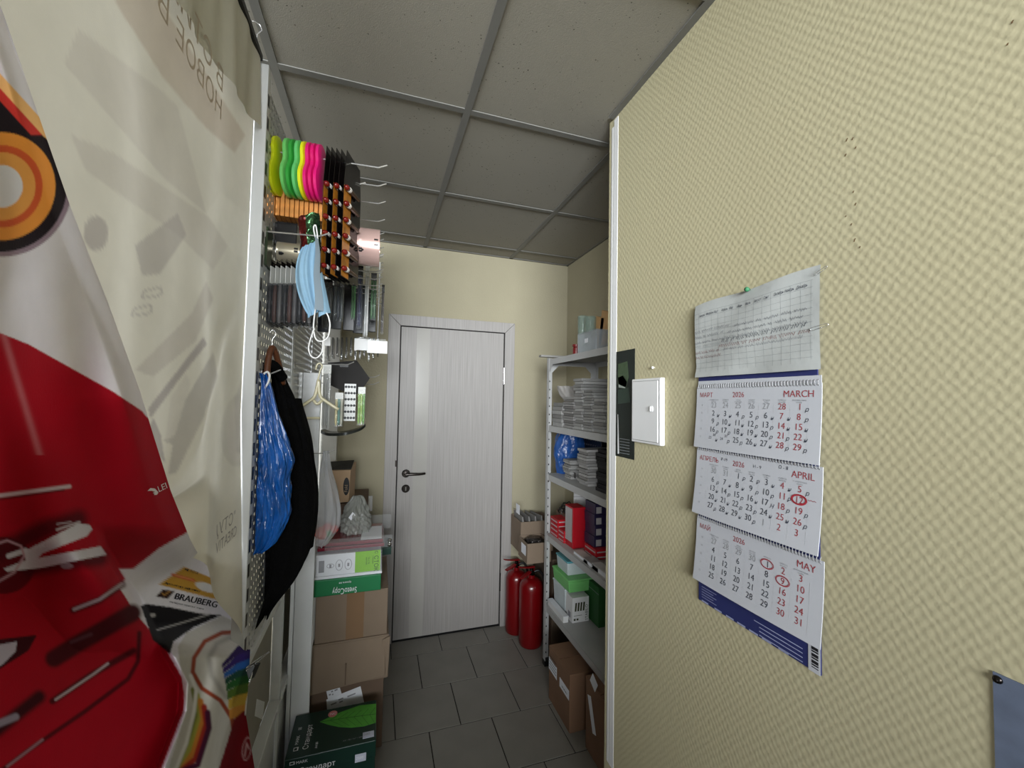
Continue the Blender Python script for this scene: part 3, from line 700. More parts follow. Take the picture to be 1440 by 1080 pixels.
for c, px, nm in px_items:
    x = pix(px, 245, y=1.355)[0]
    lab = {'yellow-green': 'yellow-green peanut-shaped plastic case pushed to the back of the top hook', 'pale green': 'pale green peanut-shaped plastic case heading the row on the top hook', 'dark green': 'dark green peanut-shaped plastic case hanging between two paler green ones', 'mint': 'mint green peanut-shaped plastic case hanging beside the bright yellow one', 'bright yellow': 'bright yellow peanut-shaped plastic case hanging beside the pink ones', 'pink': 'hot pink peanut-shaped plastic case hanging beside the glue cards'}[nm]
    if nm == 'pink': lab = ['hot pink peanut-shaped plastic case touching the bright yellow one', 'hot pink peanut-shaped plastic case between two other pink ones', 'hot pink peanut-shaped plastic case touching the glue cards'][px > 440 and (1 if px < 448 else 2)]
    if nm == 'yellow-green': lab = 'yellow-green peanut-shaped plastic case '+('against the perforated panel' if px < 386 else 'in front of its twin at the panel')
    peanut(x, 1.355, 2.272+.004, c, 'plastic_case', lab, nm+' plastic cases' if nm in ('pink', 'yellow-green') else None)

# orange packets on the hook behind
display_hook(1.415, pix(400, 248, y=1.415)[2], -.06, 'steel wire display hook carrying the orange packets', None, 'orange packet hook')
for k in range(12):
    px = 381+6.6*k; x = pix(px, 290, y=1.415)[0]
    o = thing('orange_packet', ORD[k]+' narrow orange packet counted from the perforated panel', 'packet', (x, 1.415, 2.09), 'row of orange packets')
    zt, zb = pix(400, 245, y=1.415)[2], pix(400, 304, y=1.38)[2]
    obj('box', MB().box((x-.0056, 1.38, zb), (x+.0056, 1.45, zt-.05)), mat('orange_card', (216, 142, 66), .5, vary=.25, vscale=50), parent=o, bevel=.001)
    obj('header', MB().box((x-.0008, 1.385, zt-.05), (x+.0008, 1.445, zt)), mat('black_card', (26, 22, 22), .4), parent=o)

# blister cards of glue tubes
eC = V3(math.sin(.37), math.cos(.37), 0); nC = V3(math.cos(.37), -math.sin(.37), 0)
M_cardo = mat('orange_print_card', (176, 112, 34), .3, vary=.45, vscale=35, coat=.5); M_cardk = mat('black_gloss_card', (18, 14, 14), .15, coat=.6)
M_redcap = mat('glossy_red_cap', (112, 16, 10), .12, coat=.6); M_wtip = mat('white_nozzle', (226, 220, 214), .3)
for k, px in enumerate((453, 460, 467, 474, 482)):
    o0 = pix(px, 300, y=1.315); zt = pix(px, 201+k*1.5, y=1.315)[2]; zb = pix(px, 384+k, y=1.315)[2]; o0[2] = zb; w, h = .118, zt-zb
    tubes = k in (0, 2, 4)
    t = thing('glue_card', {0: 'orange and black card of red-capped glue tubes beside the pink cases', 1: 'plain black blister card behind the glue card nearest the pink cases', 2: 'orange and black card of red-capped glue tubes between two black cards', 3: 'plain black blister card just behind the outermost glue card', 4: 'outermost orange and black card of red-capped glue tubes'}[k], 'blister card', o0, 'glue cards' if tubes else 'black blister cards')
    obj('card', MB().prism([(0, 0), (w, 0), (w, h*.72), (0, h*.72)], o0, eC, (0, 0, 1), nC*.0012), M_cardk, parent=t)
    if tubes: obj('printed_strip', MB().prism([(0.0005, .002), (w*.40, .002), (w*.40, h*.71), (.0005, h*.71)], o0+nC*.0013, eC, (0, 0, 1), nC*.0004), M_cardo, parent=t)
    obj('header', MB().prism([(0, h*.72), (w, h*.72), (w*.9, h*.97), (w*.1, h)], o0, eC, (0, 0, 1), nC*.0012), M_cardk, parent=t)
    if tubes:
        for q in range(6):
            zz = h*(.06+.126*q); p = o0+eC*.004+V3(0, 0, zz)+nC*.009
            tb_ = obj('glue_tube', MB().tube([p, p+eC*.012, p+eC*.03, p+eC*.08], [.0045, .0075, .0075, .006], 10), mat('brown_tube', (74, 54, 40), .25, vary=.3, coat=.4), parent=t, smooth=.8)
            obj('cap', MB().lathe([(0, -.010), (.006, -.008), (.0088, 0), (.006, .008), (0, .010)], p, eC, 12, cap=False), M_redcap, parent=tb_, smooth=True)
            obj('nozzle', MB().cyl(p+eC*.009, p+eC*.018, .0082, 12), M_wtip, parent=tb_, smooth=.8)
            
# foil packet in front, holding the mask loop
a = [pix(419, 308, y=1.33), pix(449, 300, y=1.33), pix(451, 350, y=1.33), pix(424, 352, y=1.33)]
fp = thing('foil_packet', 'crumpled red and green foil packet hanging above the face mask', 'packet', (a[0]+a[2])/2)
def quadgrid(c, n, m, fn):
    G = []
    for i in range(m):
        v = i/(m-1); row = []
        for j in range(n):
            u = j/(n-1); p = (c[0]*(1-u)+c[1]*u)*(1-v)+(c[3]*(1-u)+c[2]*u)*v; row.append(p+fn(u, v))
        G.append(row)
    return np.array(G)
G = quadgrid(a, 22, 26, lambda u, v: V3(0, -.02*math.sin(PI*u)-.004*math.sin(9*u+7*v)+.003*math.sin(23*u*v+11*v), .002*math.sin(12*u)))
mf = mat('green_foil', (78, 120, 84), .12, metal=.8, vary=.7, vscale=60, bump=.9, bscale=70); mr = mat('dark_red_foil', (92, 26, 24), .15, metal=.5, vary=.3, bump=.5, bscale=50)
obj('front', MB().grid(G[:, 8:]), mf, parent=fp, smooth=True); obj('side', MB().grid(G[:, :9]), mr, parent=fp, smooth=True)
obj('back', MB().grid(G[:, ::-1]*1.0+np.array([0, .012, 0])), mr, parent=fp, smooth=True)

# surgical mask
M_mask = mat('blue_mask_fabric', (158, 198, 226), .85, vary=.04, vscale=60, bump=.2, bscale=300, translucent=.2); M_maskg = mat('pale_mask_lining', (186, 204, 220), .85, vary=.04, translucent=.2)
M_cord = mat('white_elastic', (236, 236, 236), .7)
YM = 1.292
mk = thing('face_mask', 'light blue pleated face mask hanging by its ear loop', 'mask', pix(440, 446, y=YM))
c = [pix(425, 347, y=YM-.005), pix(447, 338, y=YM), pix(451, 436, y=YM), pix(433, 447, y=YM-.005)]
def mfn(u, v):
    b = math.sin(PI*min(1, v*1.05))
    return V3(-.024*(1-u)*b**.8, -.03*math.sin(PI*u)*b+.0035*math.sin(u*21), 0)
obj('mask_front', MB().grid(quadgrid(c, 26, 22, mfn)), M_mask, parent=mk, smooth=True)
c2 = [pix(445, 338, y=YM), pix(449, 340, y=YM+.01), pix(456, 440, y=YM+.02), pix(444, 438, y=YM-.004)]
obj('mask_lining', MB().grid(quadgrid(c2, 8, 16, lambda u, v: V3(.002*math.sin(9*v), -.034+.012*u, 0))), M_maskg, parent=mk, smooth=True)
c3 = [pix(449, 392, y=YM+.01), pix(453, 382, y=YM+.012), pix(465, 440, y=YM+.02), pix(448, 446, y=YM+.005)]
obj('mask_flap', MB().grid(quadgrid(c3, 8, 12, lambda u, v: V3(0, -.012*math.sin(PI*u), 0))), M_mask, parent=mk, smooth=True)
def spline(P, n=6):
    P = [np.array(p, float) for p in P]; out = []
    for i in range(len(P)-1):
        p0, p1, p2, p3 = P[max(i-1, 0)], P[i], P[i+1], P[min(i+2, len(P)-1)]
        for k in range(n):
            t = k/n; out.append(.5*((2*p1)+(-p0+p2)*t+(2*p0-5*p1+4*p2-p3)*t*t+(-p0+3*p1-3*p2+p3)*t**3))
    return out+[P[-1]]
def loop(pp, Y): return spline([pix(a, b, y=Y) for a, b in pp])
obj('ear_loop', MB().tube(loop([(447, 340), (446, 328), (444, 317), (441, 320), (443, 332), (446, 342)], YM+.008), .0021, 6), M_cord, parent=mk, smooth=True)
obj('ear_loop', MB().tube(loop([(444, 432), (442, 446), (441, 462), (444, 476), (452, 480), (461, 474), (464, 458), (462, 446), (459, 440)], YM-.01), .0021, 6), M_cord, parent=mk, smooth=True)
obj('ear_loop', MB().tube(loop([(442, 462), (437, 476), (434, 490), (438, 501), (446, 503), (453, 494), (454, 480)], YM-.013), .0021, 6), M_cord, parent=mk, smooth=True)

# metal pen cups hanging sideways
def cup(px0, px1, py, dpx, Y, colr, lab, nm):
    a, b = pix(px0, py, y=Y), pix(px1, py, y=Y); r = abs(pix(px1, py-dpx/2, y=Y)[2]-pix(px1, py+dpx/2, y=Y)[2])/2
    t = thing('pen_cup', lab, 'pen cup', V3((a[0]+b[0])/2, Y, a[2]-r)); L_ = b[0]-a[0]; mm = mat(nm, colr, .25, metal=.55, vary=.04)
    obj('cup_wall', MB().lathe([(0, 0), (r*.98, 0), (r, .004), (r, L_), (r*.94, L_), (r*.94, .006), (0, .006)], a, (1, 0, 0), 40, cap=False), mm, parent=t, smooth=.7)
    d = MB()
    for q, (fx, an) in enumerate([(.16, .55), (.22, .55), (.16, .42), (.22, .42), (.28, .48), (.8, -.12), (.88, -.12), (.8, .16), (.88, .16)]):
        p = a+V3(L_*fx, -r*1.002*math.cos(an), -r*1.002*math.sin(an)); n = V3(0, -math.cos(an), -math.sin(an)); d.lathe([(0, 0), (.0036, 0), (0, .0006)], p, n, 8, cap=False)
    k = obj('punched_holes', d, M_black, parent=t); k['kind'] = 'stuff'
cup(391, 424, 353, 27, 1.42, (206, 196, 172), 'beige metal pen cup with punched holes lying behind the mask', 'beige_metal')
cup(502, 534, 346, 50, 1.47, (232, 196, 188), 'pink metal pen cup hanging at the end of a hook', 'pink_metal')

# clear blister packs with white headers (second row)
M_clear = clear('clear_blister', (214, 220, 222), .10); M_smoke = clear('smoky_blister', (70, 72, 76), .38)
M_hdr = mat('white_header_card', (226, 226, 222), .4, vary=.06); M_dk = mat('dark_goods', (34, 32, 34), .35, vary=.3)
for k in range(9):
    px = 379+7.0*k; YB_ = 1.365; x = pix(px, 390, y=YB_)[0]; zt = pix(px, 368, y=YB_)[2]; zm = pix(px, 401, y=YB_)[2]; zb = pix(px, 456+(k % 3), y=YB_)[2]
    t = thing('blister_pack', ORD[k]+' white-headed pack of dark small goods counted from the perforated panel', 'blister pack', (x, YB_, zb), 'blister packs in the second row')
    obj('header_card', MB().obox((x+.003, YB_+.01, zm+(zt-zm)*.36), (.0012, .07, (zt-zm)*.72), rotz(-.25)), M_hdr, parent=t); obj('hang_tab', MB().obox((x+.002, YB_+.01, zm+(zt-zm)*.86), (.0012, .06, (zt-zm)*.3), rotz(-.25)), M_cardk, parent=t)
    obj('goods', MB().lathe([(0, 0), (.005, .004), (.0068, .03), (.006, zm-zb-.03), (.004, zm-zb-.008), (0, zm-zb-.006)], (x+.006, YB_-.012, zb+.004), (0, 0, 1), 10, cap=False), [M_dk, mat('rust_goods', (96, 56, 44), .4, vary=.3), mat('grey_goods', (120, 116, 116), .3, vary=.2)][k % 3], parent=t, smooth=True)
    obj('back_card', MB().obox((x-.001, YB_+.03, (zm+zb)/2), (.0012, .07, zm-zb), rotz(-.1)), M_cardk, parent=t); obj('blister', MB().obox((x+.006, YB_, (zm+zb)/2), (.0135, .05, zm-zb)), M_smoke, parent=t, bevel=.003)
# dark boxed goods above them
for (p0, p1, q0, q1, Y, lab, cc) in ((381, 418, 316, 343, 1.40, 'black boxed goods hanging above the beige cup', (16, 15, 17)), (370, 377, 318, 372, 1.30, 'dark green glossy packet beside the slotted upright', (50, 66, 44))):
    a, b = pix(p0, q1, y=Y), pix(p1, q0, y=Y)
    t = thing('hanging_pack', lab, 'packet', (a+b)/2); obj('box', MB().box((a[0], Y, a[2]), (b[0], Y+.06, b[2])), mat('pack'+str(cc), cc, .3, vary=.2), parent=t, bevel=.002)
    obj('hang_tab', MB().box((a[0]+.004, Y+.028, b[2]), (b[0]-.004, Y+.030, b[2]+.02)), mat('pack'+str(cc), cc, .3), parent=t)

# long hanging packs of pens and pencils deeper in the rack
def pen_pack(px0, px1, py0, py1, Y, sticks, lab, film=True, group=None):
    a, b = pix(px0, py1, y=Y), pix(px1, py0, y=Y); t = thing('pen_pack', lab, 'pen pack', V3((a[0]+b[0])/2, Y, a[2]), group)
    w = b[0]-a[0]; n = len(sticks)
    for q, c in enumerate(sticks):
        x = a[0]+w*(q+.5)/n; r = min(.0075, w/n*.48); h = b[2]-a[2]
        s_ = obj('stick', MB().tube([(x, Y, a[2]+.004), (x, Y, a[2]+.02), (x, Y, b[2]-h*.12)], [r*.3, r, r], 8), mat('stick'+str(c), c, .3, vary=.04), parent=t, smooth=.8)
    obj('header_card', MB().box((a[0], Y-.001, b[2]-.03), (b[0], Y+.001, b[2]+.012)), M_cardk if sticks[0][0] < 90 else M_hdr, parent=t)
    if film: obj('film', MB().box((a[0], Y-.008, a[2]), (b[0], Y+.008, b[2])), M_clear, parent=t)
    if b[2] > 1.7: obj('hang_strip', MB().box(((a[0]+b[0])/2-.006, Y-.0006, b[2]+.01), ((a[0]+b[0])/2+.006, Y+.0006, Z2+.014)), M_clear, parent=t)
pen_pack(452, 468, 398, 462, 1.60, [(20, 18, 20), (28, 26, 28), (20, 20, 24)], 'pack of black pens hanging under the glue cards')
pen_pack(468, 484, 398, 452, 1.70, [(60, 66, 74), (30, 40, 60), (70, 76, 80)], 'smoky grey pen pack hanging beside the black pens')
pen_pack(493, 501, 396, 450, 1.80, [(36, 100, 40), (44, 120, 44)], 'pack of two green pens hanging behind the pink cup')
pen_pack(501, 511, 378, 462, 1.86, [(22, 30, 74), (24, 34, 90), (20, 24, 60)], 'pack of navy blue pens hanging under the pink cup')
pen_pack(511, 520, 378, 474, 1.86, [(190, 192, 194), (214, 214, 214)], 'pack of two white pens hanging under the pink cup')
pen_pack(520, 530, 388, 450, 1.95, [(40, 104, 40), (34, 92, 36)], 'pack of two long green pencils near the hook tips')
pen_pack(530, 535, 372, 486, 2.02, [(206, 208, 208)], 'tall narrow pack with one pale rod near the hook tips')
pen_pack(535, 541, 404, 470, 2.18, [(60, 50, 46), (96, 84, 76)], 'small pack of brown pencils nearest the end wall')
for k, (p0, p1, q0, q1, Yk) in enumerate(((430, 446, 398, 458, 1.43), (446, 464, 396, 466, 1.612), (464, 482, 402, 462, 1.712), (482, 500, 396, 464, 1.812), (496, 516, 400, 468, 1.962), (512, 530, 408, 466, 2.10))):
    a, b = pix(p0, q1, y=Yk), pix(p1, q0, y=Yk); t = thing('hanging_pack', ['dark flat pack hanging behind the mask', 'dark flat pack hanging behind the black pens', 'dark flat pack hanging behind the smoky pen pack', 'dark flat pack hanging behind the green pens', 'dark flat pack hanging behind the navy pens', 'dark flat pack hanging nearest the end wall'][k], 'packet', (a+b)/2)
    obj('pouch', MB().box((a[0], Yk, a[2]), (b[0], Yk+.012, b[2])), mat('charcoal_pack%d' % (k % 3), ((30, 30, 34), (44, 48, 56), (24, 30, 34))[k % 3], .3, vary=.3, vscale=30), parent=t, bevel=.002); obj('hang_tab', MB().box(((a[0]+b[0])/2-.008, Yk-.014, b[2]), ((a[0]+b[0])/2+.008, Yk+.007, Z2+.014)), M_clear, parent=t)
# price holders
for (p0, p1, q0, q1, Y, lab) in ((498, 522, 477, 492, 1.95, 'white price label holder hanging below the pens, left of a taller one'), (516, 545, 480, 496, 1.90, 'larger white price label holder below the pale rod pack'), (456, 465, 474, 486, 1.65, 'small white price tag beside the mask loop')):
    a, b = pix(p0, q1, y=Y), pix(p1, q0, y=Y)
    t = thing('price_holder', lab, 'price tag', (a+b)/2); obj('label_card', MB().box((a[0], Y, a[2]), (b[0], Y+.002, b[2])), M_white, parent=t, bevel=.0006)
    obj('clip_bar', MB().box((a[0]+.01, Y-.001, b[2]-.002), (b[0]-.008, Y+.005, b[2]+.008)), M_clear, parent=t)
    obj('hanger_wire', MB().tube([((a[0]+b[0])/2, Y+.003, b[2]+.004), ((a[0]+b[0])/2, Y+.003, b[2]+.09)], .0014, 6), M_steel, parent=t)
# comb-like row of thin clear sleeves
for k in range(12):
    px = 462+6.3*k; Y = 2.0; a, b = pix(px, 507-(k % 3)*3, y=Y), pix(px, 476, y=Y)
    t = thing('clear_sleeve', ORD[k]+' thin clear sleeve counted from the mask loop under the pen packs', 'sleeve', (a+b)/2, 'row of thin clear sleeves')
    obj('film', MB().box((a[0]-.0035, Y-.04, a[2]), (a[0]+.0035, Y+.04, b[2])), M_smoke, parent=t)
    obj('refill', MB().tube([(a[0], Y-.03, a[2]+.006), (a[0], Y-.03, b[2])], .0018, 6), M_dk, parent=t)
# lower hooks with blister cards
for (y, px, py, lab) in ((1.78, 498, 510, 'lower wire display hook holding the clear hanger'), (2.15, 534, 528, 'lower wire display hook above the hexagonal black card'), (2.25, 533, 538, 'lowest wire display hook beside the end wall')):
    p = pix(px, py, y=y); display_hook(y, p[2]-.012, p[0], lab, p[2]-.010, 'lower wire display hooks')
Y = 2.12; hx = [(461, 510), (502, 507), (520, 532), (506, 553), (494, 556), (461, 540)]
t = thing('blister_card', 'black hexagonal display card hanging on a lower hook', 'display card', pix(490, 530, y=Y))
obj('card', MB().prism([tuple(pix(p, q, y=Y)[[0, 2]]) for p, q in hx][::-1], (0, Y, 0), (1, 0, 0), (0, 0, 1), (0, .003, 0)), mat('matt_black_card', (34, 31, 30), .7, vary=.1), parent=t)
obj('slot', MB().box(pix(478, 516, y=Y)-V3(0, .001, 0), pix(490, 512, y=Y)), M_black, parent=t)
Y = 2.05
t = thing('blister_sheet', 'white bubbled blister sheet hanging below the hexagonal card', 'blister sheet', pix(490, 590, y=Y))
a, b = pix(483, 592, y=Y), pix(501, 540, y=Y); obj('sheet', MB().box((a[0], Y, a[2]), (b[0], Y+.002, b[2])), mat('pale_foil', (206, 206, 204), .3), parent=t)
for i in range(6):
    for j in range(4):
        p = V3(a[0]+(b[0]-a[0])*(j+.5)/4, Y, a[2]+(b[2]-a[2])*(i+.5)/6); obj('bubble', MB().lathe([(.0, -.005), (.004, -.0045), (.0055, -.002), (.006, 0)], p, (0, 1, 0), 8, cap=False), mat('dark_tablet', (96, 98, 100), .2), parent=t, smooth=True)
pen_pack(502, 514, 548, 598, 2.02, [(150, 190, 90), (170, 200, 100), (110, 170, 70)], 'clear pack of lime green sticks low on the rack')
pen_pack(470, 483, 556, 600, 1.98, [(214, 200, 150), (90, 140, 130), (190, 188, 170)], 'clear pack of pastel sticks low on the rack')
pen_pack(452, 466, 516, 604, 1.95, [(190, 190, 186), (176, 176, 174), (150, 150, 148), (184, 184, 180)], 'tall clear pack of grey sticks behind the clear hanger')
# curved dark tray edge
Y = 1.98; pts = spline([pix(451, 609, y=Y), pix(462, 613, y=Y), pix(485, 612, y=Y-.02), pix(506, 606, y=Y), pix(514, 600, y=Y+.02)])
tag(obj('curved_tray', MB().grid(np.array([[p for p in pts], [p+V3(0, 0, .012) for p in pts], [p*V3(1, 1, 1)+V3(0, .12, .012) for p in pts]])), mat('smoked_plastic', (30, 32, 30), .2), smooth=.6), 'dark smoked plastic tray with a curved lip below the hanging packs', 'tray')

# ------------------------------------------------------------------ hanging clothes and bags
def pouch(rowsp, Y, ry, n=40, sub=6, wrinkle=.004, seed=1, xmin=-9.0, ridge=0.0):
    """soft hanging body: rows of (py, px left, px right) at depth Y, half depth ry(t)"""
    q = np.array(rowsp, float); py = np.linspace(q[0, 0], q[-1, 0], len(q)*sub); L_ = np.interp(py, q[:, 0], q[:, 1]); R_ = np.interp(py, q[:, 0], q[:, 2])
    k = np.ones(5)/5; Lp = np.convolve(np.pad(L_, 2, 'edge'), k, 'valid'); Rp = np.convolve(np.pad(R_, 2, 'edge'), k, 'valid')
    rings = []; N_ = len(py)
    for i in range(N_):
        t = i/(N_-1); a, b = pix(Lp[i], py[i], y=Y), pix(Rp[i], py[i], y=Y); a[0] = max(a[0], xmin); c = (a+b)/2; rx = max((b[0]-a[0])/2, .002); r2 = ry(t); ring = []
        for j in range(n):
            th = 2*PI*j/n; w = 1+wrinkle/rx*(math.sin(5*th+seed+3*t)*.6+math.sin(9*th-4*t+seed*2)*.5+math.sin(14*th+9*t+seed)*.35)+ridge/rx*(abs(math.sin(11*th+6*t+seed))-abs(math.sin(7*th-9*t+2*math.sin(5*t)))+.6*abs(math.sin(19*th+13*t*math.sin(th))))
            ring.append(V3(max(c[0]+rx*math.cos(th)*w, xmin), Y+r2*math.sin(th)*w+r2*.0, c[2]))
        rings.append(ring)
    return MB().loft(rings)
M_coat = mat('black_wool', (9, 9, 10), .95, vary=.2, vscale=40, bump=.3, bscale=250, spec=.1)
coat = thing('coat', 'black coat hanging on a wooden hanger from the rack', 'coat', pix(395, 855, y=1.45))
obj('coat_body', pouch([(516, 366, 390), (530, 362, 398), (548, 360, 408), (575, 358, 419), (610, 356, 430), (650, 354, 438), (700, 352, 445), (740, 351, 444), (785, 349, 434), (815, 348, 416), (838, 347, 394), (858, 347, 380)], 1.45, lambda t: .04+.06*min(1, t*5)-.03*t, 44, 6, .006, 2, XP+.006), M_coat, parent=coat, smooth=True)
obj('sleeve', pouch([(560, 398, 420), (620, 412, 437), (680, 420, 446), (730, 420, 446), (770, 414, 438)], 1.46, lambda t: .06, 24, 6, .004, 5, XP+.006), M_coat, parent=coat, smooth=True)
obj('collar', MB().tube(spline([pix(370, 532, y=1.36), pix(375, 515, y=1.35), pix(385, 514, y=1.36), pix(398, 532, y=1.40)]), [.012]*4+[.014]*15, 10), M_coat, parent=coat, smooth=True)
wh = thing('coat_hanger', 'brown wooden coat hanger carrying the black coat', 'hanger', pix(385, 520, y=1.36))
obj('hanger_bar', MB().tube(spline([pix(375, 540, y=1.325), pix(377, 508, y=1.335), pix(383, 489, y=1.35), pix(391, 508, y=1.38), pix(398, 540, y=1.42)]), .0085, 10), mat('varnished_wood', (92, 54, 34), .35, vary=.2, vscale=30, stretch=(1, 1, 6)), parent=wh, smooth=True)
obj('hanger_hook', MB().tube(spline([pix(383, 490, y=1.35), pix(383, 478, y=1.35), pix(388, 470, y=1.35), pix(384, 464, y=1.35), pix(379, 468, y=1.35)]), .0016, 6), M_steel, parent=wh, smooth=True)

M_blue = mat('blue_film_bag', (20, 92, 176), .12, vary=.5, vscale=30, bump=1.0, bscale=50, stretch=(1, 1, .4), translucent=.12, coat=.7)
bag = thing('plastic_bag', 'crinkled blue plastic bag hanging beside the slotted upright', 'bag', pix(375, 775, y=1.33))
obj('bag_body', pouch([(525, 362, 372), (545, 360, 380), (575, 358, 388), (605, 356, 398), (635, 354, 409), (650, 353, 411), (675, 352, 405), (700, 352, 407), (725, 351, 406), (750, 350, 396), (770, 350, 380), (777, 350, 365)], 1.315, lambda t: .010+.022*min(1, t*3)*(1 if t < .85 else (1-t)/.15+.05), 160, 12, .003, 3, XP+.005, .0045), M_blue, parent=bag, smooth=True)
obj('handle', MB().tube(loop([(372, 546), (377, 538), (379, 528), (376, 523), (371, 526)], 1.30), .003, 8), M_cord, parent=bag, smooth=True)
p = pix(395, 520, y=1.325); display_hook(1.325, pix(364, 527, y=1.325)[2], p[0], 'short steel hook carrying the blue bag', p[2]-.013, 'short hook')

M_yel = mat('yellowed_clear_plastic', (214, 206, 172), .2, vary=.05, trans=.0, coat=.3)
ch = thing('clothes_hanger', 'yellowish clear plastic clothes hanger on a lower hook', 'hanger', pix(447, 560, y=1.78)); Y = 1.78
obj('hook', MB().tube(loop([(444, 520), (446, 513), (450, 511), (453, 515), (450, 522), (447, 535)], Y), .0035, 8), M_yel, parent=ch, smooth=True)
obj('arm', MB().tube(loop([(448, 534), (443, 556), (435, 564), (421, 573)], Y), .0065, 8), M_yel, parent=ch, smooth=True)
obj('arm', MB().tube(loop([(448, 534), (450, 556), (458, 564), (476, 576)], Y), .0065, 8), M_yel, parent=ch, smooth=True)
obj('neck', MB().tube(loop([(441, 563), (446, 568), (453, 563)], Y), .006, 8), M_yel, parent=ch, smooth=True)
obj('trouser_bar', MB().tube(loop([(430, 588), (450, 588)], Y), .005, 8), M_yel, parent=ch, smooth=True)

wb = thing('plastic_bag', 'thin white plastic bag with orange things hanging above the boxes', 'bag', pix(460, 764, y=1.80)); Y = 1.80
obj('bag_body', pouch([(634, 456, 461), (645, 453, 463), (665, 450, 466), (690, 448, 474), (715, 446, 479), (738, 445, 478), (752, 445, 470), (765, 447, 458)], Y, lambda t: .008+.05*min(1, t*2)*(1 if t < .9 else .6), 60, 7, .004, 6), clear('milky_film', (206, 208, 212), .46, .25), parent=wb, smooth=True)
display_hook(Y, pix(448, 636, y=Y)[2], pix(470, 632, y=Y)[0], 'short dark hook carrying the white bag', pix(470, 634, y=Y)[2]-.01, 'bag hook')
for (px, py, r, c, lab) in ((452, 750, .026, (226, 84, 34), 'orange ball-like thing at the bottom of the white bag'), (460, 742, .018, (214, 70, 60), 'red thing inside the white bag'), (461, 748, .018, (70, 150, 90), 'green thing inside the white bag'), (470, 744, .016, (206, 72, 60), 'second red thing in the white bag, beside the green one')):
    tag(obj('wrapped_sweet', MB().lathe([(0, -r), (r*.6, -r*.8), (r, -r*.2), (r*.95, r*.4), (r*.5, r*.9), (0, r)], pix(px, py, y=Y), (.1, .1, 1), 16, cap=False), mat('sweet'+str(c), c, .5), smooth=True), lab, 'sweet')
# ================================================================== boxes at the foot of the rack
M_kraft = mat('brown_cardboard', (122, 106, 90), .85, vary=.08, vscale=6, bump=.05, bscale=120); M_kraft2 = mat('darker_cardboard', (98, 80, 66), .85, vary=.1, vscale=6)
M_tape = mat('brown_packing_tape', (124, 98, 74), .2, vary=.05, coat=.3); M_wp = mat('white_paper', (224, 226, 232), .7, vary=.03); M_ink = mat('black_ink', (30, 30, 34), .6); M_gink = mat('grey_ink', (140, 140, 146), .6)
EX, EZ, NYv = V3(1, 0, 0), V3(0, 0, 1), V3(0, -1, 0)
YS = 1.95
def carton(x0, x1, y0, y1, z0, z1, label, m, flaps=True, tape=None):
    t = thing('cardboard_box', label, 'box', ((x0+x1)/2, (y0+y1)/2, z0)); w = .004
    b = obj('body', MB().box((x0, y0, z0), (x1, y1, z1-.0045)), m, parent=t, bevel=.003)
    if flaps:
        ym = (y0+y1)/2
        obj('flap', MB().box((x0, y0, z1-.0045), (x1, ym-.001, z1)), m, parent=t); obj('flap', MB().box((x0, ym+.001, z1-.0045), (x1, y1, z1)), m, parent=t)
    if tape:
        ta, tb_ = tape; obj('tape', MB().box((ta, y0-.0006, z0+.001), (tb_, y0, z1)).box((ta, y0-.0006, z1), (tb_, y1, z1+.0006)), M_tape, parent=t)
    return t
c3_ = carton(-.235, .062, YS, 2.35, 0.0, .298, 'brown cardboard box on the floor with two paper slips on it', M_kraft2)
for q, (pts, lab) in enumerate((([(458, 968), (476, 960), (481, 978), (462, 987)], 'a'), ([(459, 984), (507, 965), (512, 988), (460, 1001)], 'b'))):
    Pq = [pix(a, b, y=YS-.002-q*.002) for a, b in pts]; sl = obj('paper_slip', MB().hexa(Pq+[p+V3(0, .0008, 0) for p in Pq]), M_wp, parent=c3_)
    u = (Pq[1]-Pq[0]); v = (Pq[3]-Pq[0]); mb = MB()
    for (fu, fv, fw) in ((.12, .55, .16), (.34, .4, .14), (.36, .62, .1), (.6, .42, .24)): mb.ribbon([Pq[0]+u*fu+v*fv-V3(0, .0006, 0), Pq[0]+u*(fu+fw)+v*fv-V3(0, .0006, 0)], .006, (0, 1, 0))
    obj('print', mb, M_gink, parent=sl)
c2_ = carton(-.232, .078, YS-.004, 2.36, .298, .487, 'dented brown cardboard box second from the floor with a bulging side flap', M_kraft)
obj('side_flap', MB().hexa([V3(.040, YS-.006, .315), V3(.078, YS-.012, .305), V3(.080, YS-.004, .305), V3(.04, YS-.004, .315), V3(.052, YS-.012, .470), V3(.084, YS-.016, .482), V3(.084, YS-.004, .482), V3(.05, YS-.004, .47)]), M_kraft, parent=c2_, bevel=.002)
obj('front_flap', MB().hexa([V3(-.232, YS-.034, .300), V3(.066, YS-.024, .322), V3(.066, YS-.020, .322), V3(-.232, YS-.030, .300), V3(-.232, YS-.006, .48), V3(.06, YS-.006, .48), V3(.06, YS-.004, .48), V3(-.232, YS-.004, .48)]), M_kraft, parent=c2_, bevel=.002)
obj('crease', MB().box((-.098, YS-.0295, .315), (-.094, YS-.020, .40)), M_kraft2, parent=c2_)
carton(-.226, .070, YS, 2.34, .487, .688, 'taped brown cardboard box under the green paper tray', M_kraft, tape=(-.102, -.030))
